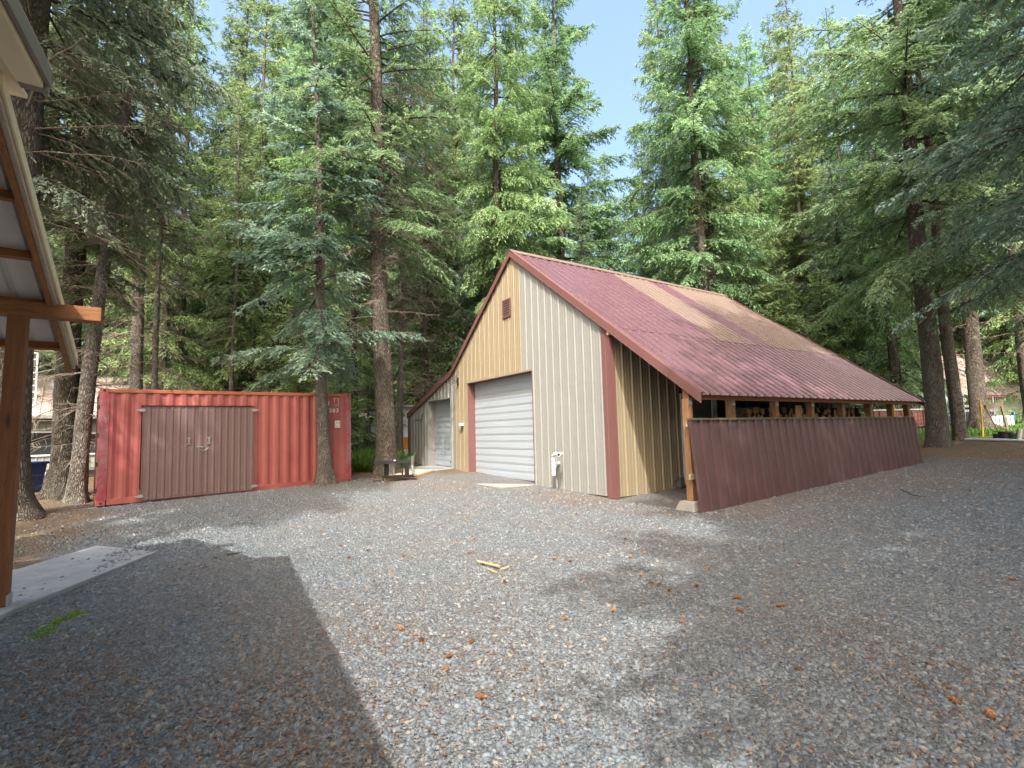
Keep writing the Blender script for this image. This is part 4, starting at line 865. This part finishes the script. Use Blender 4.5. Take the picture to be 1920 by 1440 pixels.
# red-brown flat trailer behind the woodshed end
p0 = bpt(1640, 790, 26); p1 = bpt(1742, 790, 26); zt = bpt(1690, 768, 26)[2]; p0[2] = p1[2] = 0; dT, nT, LT = wall_frame(p0, p1); zb2 = float(hgt(*p0[:2]))
tr = thing('trailer', 'red-brown sided trailer behind the far end of the woodshed', 'trailer', (p0+p1)/2)
mb = MB(); mb.obox((p0+p1)/2+ZZ*(zt-.45)-nT*.8, dT, nT, ZZ, LT, 1.6, .86)
for i in range(5): mb.obox(p0+dT*(.3+i*LT/5)+ZZ*(zt-.45)+nT*.03, dT, nT, ZZ, .07, .05, .86)
mb.build('body', M['redtrailer'], tr); mb = MB(); mb.obox((p0+p1)/2+ZZ*zt+nT*.02, dT, nT, ZZ, LT+.1, .1, .07); mb.build('rail', M['white'], tr)
for u in (.35, .6):
    q = p0+dT*LT*u+ZZ*(zb2+.32)+nT*.06; mb = MB(); mb.cyl(q, q+nT*.2, .34, n=20); wh = mb.build('wheel', M['black'], tr); mb = MB(); mb.cyl(q+nT*.2, q+nT*.215, .18, n=16); mb.build('rim', M['galv'], wh)
# tarp-covered pile, low flatbed
p = gat(1770, 27); r2 = np.random.default_rng(5); mb = MB(); nu, nv = 22, 12; V = []
for i in range(nu):
    for j in range(nv):
        a = 2*math.pi*i/nu; b = j/(nv-1)*math.pi/2; rr = 1+.13*math.sin(3*a+2*j)+.08*r2.standard_normal()
        V.append(p+RH*1.0*rr*math.cos(a)*math.cos(b)**.6+FH*.9*rr*math.sin(a)*math.cos(b)**.6+ZZ*(1.15+1.15*math.sin(b)**.8*rr))
mb.add(V, [[i*nv+j, ((i+1) % nu)*nv+j, ((i+1) % nu)*nv+j+1, i*nv+j+1] for i in range(nu) for j in range(nv-1)])
tp_ = mb.build('tarp', M['tarp'], smooth=True); tag(tp_, 'crumpled silver tarp bundle between the two trunks right of the woodshed', 'tarp')
fb = thing('flatbed_trailer', 'dark low flatbed under the silver tarp behind the wire fence', 'trailer', p)
mb = MB(); mb.obox(p+ZZ*1.08+RH*.6, RH, FH, ZZ, 3.6, 1.7, .12); mb.obox(p+ZZ*.85+RH*.6-FH*.7, RH, FH, ZZ, 3.4, .08, .14); mb.build('bed', M['galv'], fb)
for u in (-.4, .4, 1.6): 
    q = p+RH*u-FH*.8+ZZ*.42; mb = MB(); mb.cyl(q, q-FH*.2, .36, n=18); mb.build('wheel', M['black'], fb)
mb = MB(); mb.obox(p+ZZ*.75+RH*.6+FH*.3, RH, FH, ZZ, 3.4, .9, .5); mb.build('cargo', M['dark'], fb)
# wire fence with yellow stakes
f0 = bpt(1668, 800, 23.5); f1 = bpt(1935, 800, 26.5); f0[2] = f1[2] = 0; dF, nF, LF = wall_frame(f0, f1)
fe = thing('fence', 'thin wire panel fence behind the trees on the right', 'fence', (f0+f1)/2)
mb = MB(); zf = lambda u: float(hgt(*(f0+dF*u)[:2]))
for k in range(int(LF/.2)+1): u = k*.2; mb.cyl(f0+dF*u+ZZ*zf(u), f0+dF*u+ZZ*(zf(u)+1.5), .005, n=4, caps=False)
for z in np.linspace(.1, 1.5, 9): mb.cyl(f0+ZZ*(zf(0)+z), f1+ZZ*(zf(LF)+z), .005, n=4, caps=False)
mb.build('wire_mesh', M['galv'], fe)
for u in (2.6, 5.2, 7.4): mb = MB(); mb.cyl(f0+dF*u+ZZ*(zf(u)-.1), f0+dF*u+ZZ*(zf(u)+1.55), .03, n=8); mb.build('post', M['galv'], fe)
for (px, pt, pb, d_, lb) in ((1676, 757, 800, 23.3, 'yellow stake seen through the far end of the woodshed'), (1841, 745, 826, 21.8, 'bright yellow stake in front of the dark flared trunk')):
    a_ = bpt(px+3 if pt < 750 else px, pb, d_); b_ = bpt(px-4 if pt < 750 else px, pt, d_); a_[2] = min(a_[2], float(hgt(*a_[:2])))-.05
    mb = MB(); mb.tube([a_, a_*.4+b_*.6, a_*.2+b_*.8, b_], [.035, .035, .05, .012], 8); tag(mb.build('stake', M['yellow_post']), lb, 'stake')
# leaning timber frame
q = [bpt(1847, 764, 23), bpt(1877, 757, 23), bpt(1895, 828, 22.5), bpt(1873, 812, 22.6)]
tf = thing('timber_frame', 'leaning brown timber frame by the light green house', 'frame', q[2])
mb = MB(); mb.bar(q[0], q[1], .12, .2, up=ZZ); mb.build('head_board', M['grey_wood'], tf)
mb = MB(); mb.bar(q[1], q[2], .08, .08); mb.build('leg', M['grey_wood'], tf); mb = MB(); mb.bar(q[0], q[3], .06, .06); mb.build('leg', M['grey_wood'], tf)
mb = MB(); mb.bar((q[0]+2*q[3])/3, (q[1]+2*q[2])/3, .05, .07); mb.build('brace', M['grey_wood'], tf)
# white slatted pallet, blue strip
q0 = bpt(1862, 780, 25); q1 = bpt(1897, 777, 25); zz0 = bpt(1880, 804, 25)[2]; dd_ = q1-q0; dd_[2] = 0; LL = np.linalg.norm(dd_); dd_ /= LL
mb = MB()
for k in range(6): mb.obox(q0+dd_*(LL*k/5)+ZZ*((zz0-q0[2])/2), dd_, ZZ, np.cross(dd_, ZZ), .13, q0[2]-zz0, .03)
for z in (q0[2]-.05, zz0+.1): c_ = q0+dd_*LL/2; c_[2] = z; mb.obox(c_+FH*.04, dd_, ZZ, np.cross(dd_, ZZ), LL+.1, .09, .04)
tag(mb.build('pallet', M['white']), 'white slatted pallet standing against the light green house', 'pallet')
a_ = bpt(1899, 773, 25.3); b_ = bpt(1901, 786, 25.3); mb = MB(); mb.bar(a_, b_, .12, .03, up=RH); tag(mb.build('plastic_strip', M['sky_blue']), 'bright blue plastic strip hanging by the white pallet', 'plastic strip')
# black buckets and debris on white pipe
p0 = G(1810, 826); p1 = G(1925, 829); mb = MB(); mb.tube([p0+ZZ*.05, (p0+p1)/2+ZZ*.06, p1+ZZ*.05], .055, 8); tag(mb.build('pipe', M['white']), 'white plastic pipe lying on the ground at the right edge', 'pipe')
for i, (px, sz, m_) in enumerate(((1872, .16, 'black'), (1886, .21, 'dark'), (1898, .17, 'black'))):
    p = G(px, 826); mb = MB(); mb.cyl(p, p+ZZ*sz*1.7, sz*.8, sz, n=14); mb.cyl(p+ZZ*sz*1.55, p+ZZ*sz*1.72, sz*1.06, n=14)
    tag(mb.build('bucket', M[m_]), ['small black bucket left of the leaning frame foot', 'biggest dark bucket at the leaning frame foot', 'black bucket beside the metal can'][i], 'bucket')
p = G(1910, 826); mb = MB(); mb.cyl(p, p+ZZ*.42+RH*.1, .1, n=12); tag(mb.build('metal_can', M['galv']), 'tilted shiny metal can at the end of the white pipe', 'can')
# blue bin and step ladder by the pale building
p = D(54, 905, 14.8); p[2] = float(hgt(*p[:2])); bn = thing('bin', 'blue wheelie bin behind the trunk at the left edge', 'bin', p)
hb = .85; mb = MB(); mb.hexa([p+RH*a_*.2+FH*b_*.2 for a_, b_ in ((-1, -1), (1, -1), (1, 1), (-1, 1))]+[p+RH*a_*.27+FH*b_*.27+ZZ*hb for a_, b_ in ((-1, -1), (1, -1), (1, 1), (-1, 1))]); mb.build('body', M['blue'], bn, .02)
mb = MB(); mb.obox(p+ZZ*(hb+.04), RH, FH, ZZ, .62, .62, .08); mb.build('lid', M['blue'], bn, .02)
p = D(64, 905, 15.3); p[2] = float(hgt(*p[:2])); mb = MB()
for s_ in (-.22, .22):
    mb.bar(p+RH*s_, p+RH*s_*.8+ZZ*.62+FH*.18, .04, .02); mb.bar(p+RH*s_+FH*.4, p+RH*s_*.8+ZZ*.62+FH*.22, .03, .02)
for k in range(4): mb.obox(p+ZZ*(.08+k*.18)+FH*(.03+.05*k), RH, FH, ZZ, .42, .1, .025)
tag(mb.build('step_ladder', M['white']), 'short white step ladder beside the blue bin', 'ladder')
# aluminium ladder tip against the far left trees
a_, b_ = bpt(48, 694, 17), bpt(53, 662, 17); mb = MB()
for s_ in (0, .32): mb.bar(bpt(48, 760, 17)+RH*s_, b_+RH*(s_+.0), .05, .03)
for k in range(9): q_ = bpt(48, 760, 17)*(1-k/8)+b_*(k/8); mb.bar(q_, q_+RH*.32, .03, .03)
tag(mb.build('ladder', M['white']), 'white metal ladder rising behind the brown timber post', 'ladder')
# black steel stand on timber, pallet ramp by the small garage door
DS = 15.0
def sp(px, py, d=DS): return bpt(px, py, d)
st = thing('metal_stand', 'black steel implement stand in front of the big trunk', 'metal stand', sp(738, 895))
mb = MB(); mb.bar(sp(700, 868, 14.9), sp(771, 864, 15.3), .26, .09); mb.build('top_beam', M['black'], st)
mb = MB(); mb.bar(sp(717, 894, 14.9), sp(780, 892, 15.3), .22, .07); mb.build('base_beam', M['black'], st)
for px, w_, m_ in ((724.5, .11, 'black'), (738, .035, 'galv'), (754.5, .035, 'black'), (763, .10, 'black')):
    mb = MB(); mb.bar(sp(px, 867, 15.1), sp(px, 893, 15.1), w_, w_); mb.build('leg', M[m_], st)
mb = MB(); mb.tube([sp(774, 856, 15.2), sp(773, 872, 15.2), sp(775, 888, 15.1), sp(780, 893, 15.1)], .05, 8); mb.build('hook_arm', M['grey'], st)
mb = MB(); mb.obox(sp(740, 863, 14.8), RH, FH, ZZ, .05, .04, .04); mb.build('label_tag', M['white'], st)
mb = MB(); mb.bar(sp(700, 899, 15.0), sp(719, 899, 15.1), .25, .05); tag(mb.build('plank', M['grey_wood']), 'short grey plank end under the left foot of the black steel stand', 'plank')
rp_ = thing('wooden_ramp', 'low pale wooden ramp on the ground beside the small garage door', 'ramp', G(790, 895))
cA, cB, cC, cE = G(722, 902), G(783, 896), G(812, 886), G(745, 884)
for v in (cA, cB, cC, cE): v[2] += .0
mb = MB(); N_ = 6
for k in range(N_):
    t0, t1 = k/N_+.01, (k+1)/N_-.01
    f1_ = lambda t_: cA*(1-t_)+cE*t_; f2_ = lambda t_: cB*(1-t_)+cC*t_; h_ = ZZ*.07
    mb.hexa([f1_(t0)+h_, f2_(t0)+h_, f2_(t1)+h_, f1_(t1)+h_, f1_(t0)+h_+ZZ*.03, f2_(t0)+h_+ZZ*.03, f2_(t1)+h_+ZZ*.03, f1_(t1)+h_+ZZ*.03])
mb.build('deck', M['pale_wood'], rp_); mb = MB(); mb.bar(cB+ZZ*.035, cC+ZZ*.035, .05, .07); mb.bar(cA+ZZ*.035, cE+ZZ*.035, .05, .07); mb.bar(cA+ZZ*.035, cB+ZZ*.035, .05, .07); mb.build('side_rail', M['new_wood'], rp_)
p = D(767, 832, 24); mb = MB(); mb.obox(p, RH, FH, ZZ, .45, .4, .5); mb.obox(p+ZZ*.28, RH, FH, ZZ, .5, .45, .06); mb.cyl(p-ZZ*.26, [p[0], p[1], float(hgt(*p[:2]))], .04)
tag(mb.build('bucket', M['orange']), 'bright orange tub beside the left wall of the barn', 'tub')

# ------------------------------------------------------------------ ground details
def in_view(x, y): 
    d_ = np.stack([x-C[0], y-C[1], 0*x-C[2]], -1); z = d_@Fw; return z, (d_@Rt)/z, (d_@Up)/z
def scatter(n, dmin, dmax, pw=1.):
    d_ = dmin*(dmax/dmin)**(rng.random(n)**pw); lat = rng.uniform(-1.08, 1.08, n)*d_
    return C[0]+FH[0]*d_+RH[0]*lat, C[1]+FH[1]*d_+RH[1]*lat
def onslab(x, y): return (x < 4) & (x > -.9) & (y < -8.50-.48*(x+.15)) & (y > -9.6) & (y > -9.75+.0*x)
def free(x, y):     # keep clear of slabs and walls
    ok = ~((x > -7.1) & (x < -2.9) & (y > -1.38)) & ~((y > -.1) & (x < 2.0)) & ~((x < 4.1) & (y < -9.0+.48*(1.6-x)*0) & (y < -8.46-.47*(x+.15)) & (x > -1.3))
    return ok & ~((np.hypot(x-2.05, y) < .3)) | (onslab(x, y) & (rng.random(len(x)) < .05))
def tnt(x): return np.clip(x, 0, 1)
N = 105000; x, y = scatter(N, 2.3, 19, 1.0); k = free(x, y) & (y > -10.5); x, y = x[k], y[k]; n = len(x)
fl, li, _ = ginfo(x, y); k = rng.random(n) > fl*.8; x, y = x[k], y[k]; n = len(x)
sz = np.minimum(rng.lognormal(math.log(.0094), .46, n), .021)*np.clip((np.hypot(x-C[0], y-C[1])-5)/6*.5+1, 1, 1.5); yaw_ = rng.uniform(0, 6.28, n); m = 5
ang = (np.arange(m)*2*math.pi/m)[None, :]+rng.normal(0, .28, (n, m))+yaw_[:, None]; rr = sz[:, None]*rng.uniform(.6, 1.25, (n, m)); el = rng.uniform(.5, .95, n)[:, None]
lx = rr*np.cos(ang); ly = rr*np.sin(ang)*el; c_, s_ = np.cos(yaw_)[:, None], np.sin(yaw_)[:, None]; lx, ly = lx*c_-ly*s_, lx*s_+ly*c_
tx_, ty_ = rng.normal(0, .28, (2, n)); hgt_ = sz*rng.uniform(.25, .6, n); gzz = np.where(onslab(x, y), .03, gz(x, y))
topz = gzz[:, None]+hgt_[:, None]+lx*tx_[:, None]+ly*ty_[:, None]+.002
top_ = np.stack([x[:, None]+lx, y[:, None]+ly, topz], -1); bot_ = np.stack([x[:, None]+lx*1.12, y[:, None]+ly*1.12, topz-hgt_[:, None]*1.6-.003], -1)
V = np.concatenate([top_, bot_], 1).reshape(-1, 3); b_ = (np.arange(n)*10)[:, None]
tri = np.concatenate([b_+np.array([[0, 1, 2]]), b_+np.array([[0, 2, 3]]), b_+np.array([[0, 3, 4]])], 0)
side = np.concatenate([np.concatenate([b_+np.array([[j, 5+j, 5+(j+1) % 5]]), b_+np.array([[j, 5+(j+1) % 5, (j+1) % 5]])], 0) for j in range(5)], 0)
t = NT('gravel_stone'); a = t.attr('tint'); co = t.co(); nn_ = t.noise(co, 160, 3)
col = t.ramp(a, [(0, (0.054, 0.062, 0.069)), (.3, (0.112, 0.131, 0.144)), (.6, (0.184, 0.209, 0.222)), (.85, (0.278, 0.306, 0.311)), (1., (0.323, 0.271, 0.200))])
M['stone'] = t.fin(t.mix(t.math('MULTIPLY', nn_, .4), col, (.13, .125, .12)), .75, t.bump(nn_, .001), spec=.35)
gme = mkmesh('gravel', V, np.concatenate([tri, side]), M['stone'], tint=np.repeat(np.where(rng.random(n) < .03, 1., rng.beta(2.2, 2.0, n)*.86), 10))
tag(link('gravel', gme), 'loose grey slate gravel over the yard', 'gravel', kind='stuff')
# needle and twig litter
N = 52000; x, y = scatter(N, 2.3, 19, .9); fl, li, _ = ginfo(x, y); k = free(x, y) & (rng.random(N) < np.clip(.2+li*.8, 0, 1)); x, y = x[k], y[k]; n = len(x)
L_ = rng.uniform(.015, .05, n)*np.where(np.hypot(x-C[0], y-C[1]) > 8, 1.8, 1.); big_ = rng.random(n) < .03; L_ = np.where(big_, rng.uniform(.06, .16, n), L_); W_ = np.where(big_, .004, .0026)*rng.uniform(.8, 1.5, n); a = rng.uniform(0, 6.28, n)
z = gz(x, y)+rng.uniform(.008, .02, n); dz = rng.normal(0, .18, n)
dx, dy = np.cos(a), np.sin(a); P0 = np.stack([x-dx*L_/2, y-dy*L_/2, z-dz*L_/2], 1); P1 = np.stack([x+dx*L_/2, y+dy*L_/2, z+dz*L_/2], 1); Wv = np.stack([-dy, dx, 0*dx], 1)*W_[:, None]
V = np.stack([P0-Wv*.5, P0+Wv*.5, P1+Wv*.4, P1-Wv*.4], 1).reshape(-1, 3)
t = NT('litter'); M['litter'] = t.fin(t.ramp(t.attr('tint'), [(0, (.09, .045, .025)), (.5, (.22, .125, .07)), (1, (.40, .30, .19))]), .8)
tag(link('needle_litter', mkmesh('needle_litter', V, np.arange(4*n).reshape(n, 4), M['litter'], tint=np.repeat(rng.random(n), 4))), 'fallen brown needles and twigs strewn over the gravel', 'needles', kind='stuff')
# orange-brown bark flakes
N = 22000; x, y = scatter(N, 2.3, 13, .9); fl, li, _ = ginfo(x, y); k = free(x, y) & (rng.random(N) < np.clip(.14+li*.86, 0, 1)); x, y = x[k], y[k]; n = len(x)
r1 = rng.uniform(.005, .014, (n, 4)); a = rng.uniform(0, 6.28, n)[:, None]+np.arange(4)[None]*1.57+rng.normal(0, .2, (n, 4)); zz_ = gz(x, y)[:, None]+.014+rng.normal(0, .004, (n, 4))
V = np.stack([x[:, None]+r1*np.cos(a), y[:, None]+r1*np.sin(a), zz_], -1).reshape(-1, 3)
tag(link('bark_litter', mkmesh('bark_litter', V, np.arange(4*n).reshape(n, 4), M['litter'], tint=np.repeat(rng.beta(1.5, 2, n)*.8, 4))), 'small brown bark flakes mixed in the gravel', 'bark flakes', kind='stuff')
# moss
mp = [G(105, 1165), G(80, 1187), G(140, 1150), G(95, 1175), G(125, 1158), G(152, 1148)]
N = 1900; ci = rng.choice(6, N, p=[.25, .32, .22, .05, .08, .08]); sx_ = np.array([.05, .07, .05, .09, .09, .05])[ci]; x = np.array([q_[0] for q_ in mp])[ci]+rng.normal(0, 1, N)*sx_; y = np.array([q_[1] for q_ in mp])[ci]+rng.normal(0, 1, N)*sx_*.6
x2, y2 = rng.uniform(-3.6, -1.2, 700), rng.uniform(-10.6, -9.5, 700); x = np.concatenate([x, x2]); y = np.concatenate([y, y2]); N = len(x)
P0 = np.stack([x, y, gz(x, y)+.004], 1); dv = norm(np.stack([rng.normal(0, .6, N), rng.normal(0, .6, N), np.ones(N)], 1)); cv, cf, ct = cards(P0, dv, rng.uniform(.008, .018, N), rng.uniform(.004, .009, N), rng, rng.random(N))
M['moss'] = leaf('moss_green', (.10, .17, .015), (.20, .33, .02), (.33, .48, .05))
tag(link('moss', mkmesh('moss', cv, cf, M['moss'], tint=ct)), 'bright yellow-green moss patch on the gravel near the post', 'moss', kind='stuff')
# grass on the far right and ferny undergrowth behind the container
N = 15000; pts = []
for (px, d0, d1, w_, n_, h_) in ((1830, 22, 27, 3.2, 7000, .14), (690, 17.5, 21, 1.1, 5000, .55), (1905, 24, 30, 2.2, 3000, .14)):
    d_ = rng.uniform(d0, d1, n_); b0_ = C+np.outer(d_, FH+RH*((px-960)/CF)); b0_ += np.outer(rng.normal(0, w_*.5, n_), RH); b0_[:, 2] = hgt(b0_[:, 0], b0_[:, 1])-.02; pts.append((b0_, np.full(n_, h_)*rng.uniform(.4, 1.2, n_)))
P0 = np.concatenate([q_[0] for q_ in pts]); hh = np.concatenate([q_[1] for q_ in pts]); N = len(P0); P0[:, 2] += rng.random(N)*hh*.6
dv = norm(np.stack([rng.normal(0, .5, N), rng.normal(0, .5, N), np.ones(N)*.7], 1)); cv, cf, ct = cards(P0, dv, hh, rng.uniform(.03, .06, N), rng, rng.random(N))
M['grassm'] = leaf('grass_green', (.07, .13, .02), (.14, .24, .04), (.26, .38, .08))
tag(link('undergrowth', mkmesh('undergrowth', cv, cf, M['grassm'], tint=ct)), 'bright green grass and ferns at the forest edge', 'undergrowth', kind='stuff')
# cones
def cone_mesh(seed):
    r_ = np.random.default_rng(seed); mb = MB(); nr = 9; L = .085; V = []
    prof_ = lambda t_: .019*math.sin(math.pi*min(1, t_*.92+.06))**.7
    for i in range(nr+1):
        t_ = i/nr
        for j in range(8): a = 2*math.pi*j/8; V.append((L*(t_-.5), prof_(t_)*math.cos(a), .018+prof_(t_)*math.sin(a)))
    mb.add(V, [[i*8+j, i*8+(j+1) % 8, (i+1)*8+(j+1) % 8, (i+1)*8+j] for i in range(nr) for j in range(8)], .2)
    for i in range(11):
        for j in range(6):
            t_ = (i+.5)/11; a = 2*math.pi*(j+.5*(i % 2))/6+r_.normal(0, .08); r0 = prof_(t_); rad_ = np.array([0, math.cos(a), math.sin(a)]); tn = np.array([0, -math.sin(a), math.cos(a)]); c0 = np.array([L*(t_-.5), 0, .018])+rad_*r0*.7; ax1 = np.array([1., 0, 0])
            tipp = c0+rad_*r0*.62+ax1*.010; mb.add([c0-tn*.006, c0+tn*.006, tipp+tn*.0065, tipp-tn*.0065+rad_*.001], [[0, 1, 2, 3]], .35+.6*r_.random())
    return mkmesh('pine_cone', mb.V, mb.F, M['conem'], tint=mb.T)
t = NT('cone_brown'); M['conem'] = t.fin(t.ramp(t.attr('tint'), [(0, (.07, .03, .012)), (.5, (.26, .11, .04)), (1, (.48, .25, .11))]), .75)
CM = [cone_mesh(1), cone_mesh(2)]
for (px, py, s_) in [(1499, 1255, .9), (1858, 1341, 1.25), (1788, 1312, 1), (901, 1308, 1.15), (1151, 1145, 1), (1058, 1161, .9), (750, 1178, 1.1), (779, 1189, .8), (790, 1200, 1), (885, 1204, 1), (843, 1230, .9), (836, 1254, .9),
                     (1464, 1134, 1.3), (1386, 1143, 1), (1382, 1119, 1.1), (1306, 1098, 1.1), (1326, 1066, 1.2), (1255, 1106, .8), (1278, 1165, .8), (1221, 1093, 1), (1237, 1094, .8), (1201, 1078, 1), (1207, 1038, .9), (1181, 1045, 1),
                     (1172, 1012, .8), (1265, 1032, .7), (1040, 1048, .9), (1069, 1053, .8), (1469, 1023, 1), (731, 1074, 1), (690, 1032, .8), (654, 1047, 1), (880, 1035, .9), (852, 1017, .9), (787, 1011, .9), (872, 975, .9), (889, 1008, 1), (946, 1092, 1), (757, 1042, .8),
                     (1818, 922, 1.3), (1832, 950, 1.2), (1859, 1032, 1), (1899, 1086, 1), (1560, 977, 1), (1498, 1057, .8), (602, 995, .9), (638, 1023, .8), (706, 990, .9), (1082, 963, .9), (548, 988, .8)]:
    p = G(px, py); o = bpy.data.objects.new('pine_cone', CM[int(px) % 2]); SC.collection.objects.link(o); o.location = (p[0], p[1], float(gz(p[0], p[1]))+.004); o.rotation_euler = (rng.uniform(0, 6.28)*0, rng.normal(0, .1), rng.uniform(0, 6.28)); o.scale = [s_*.7]*3
    tag(o, 'small brown conifer cone lying on the gravel', 'cone', 'cones scattered on the gravel')
# wood splinters and a fallen twig
def chip(pa, pb, w_, name, mat, label, cat, th=.012):
    a_, b_ = G(*pa), G(*pb); a_[2] += .022; b_[2] += .022; mb = MB(); d_ = b_-a_; sd_ = norm(np.cross(d_, ZZ))
    mb.hexa([a_-sd_*w_*.2, a_+sd_*w_*.3, b_+sd_*w_*.5, b_-sd_*w_*.4, a_-sd_*w_*.2+ZZ*th, a_+sd_*w_*.3+ZZ*th, b_+sd_*w_*.5+ZZ*th, b_-sd_*w_*.4+ZZ*th][::1]); return tag(mb.build(name, mat), label, cat)
M['split'] = woodm('yellow_split_wood', (.52, .36, .14), (.70, .54, .26), 'x', knots=False)
chip((896, 1056), (936, 1066), .035, 'wood_chip', M['split'], 'long yellow wood splinter in the middle of the gravel', 'wood chip'); chip((914, 1070), (931, 1078), .012, 'wood_chip', M['split'], 'thin wood sliver below the long yellow splinter', 'wood chip'); chip((939, 1072), (953, 1067), .02, 'wood_chip', M['split'], 'small wood fragment right of the long yellow splinter', 'wood chip')
for i, pts in enumerate([((1690, 920), (1712, 930), (1735, 934)), ((425, 1043), (445, 1040), (455, 1038))]):
    mb = MB(); mb.tube([G(*q_)+ZZ*.02 for q_ in pts], [.012, .010, .005], 6); tag(mb.build('twig', M['limb']), ['dark fallen twig on the gravel right of the woodshed', 'thin dark stick at the edge of the house shadow'][i], 'twig')
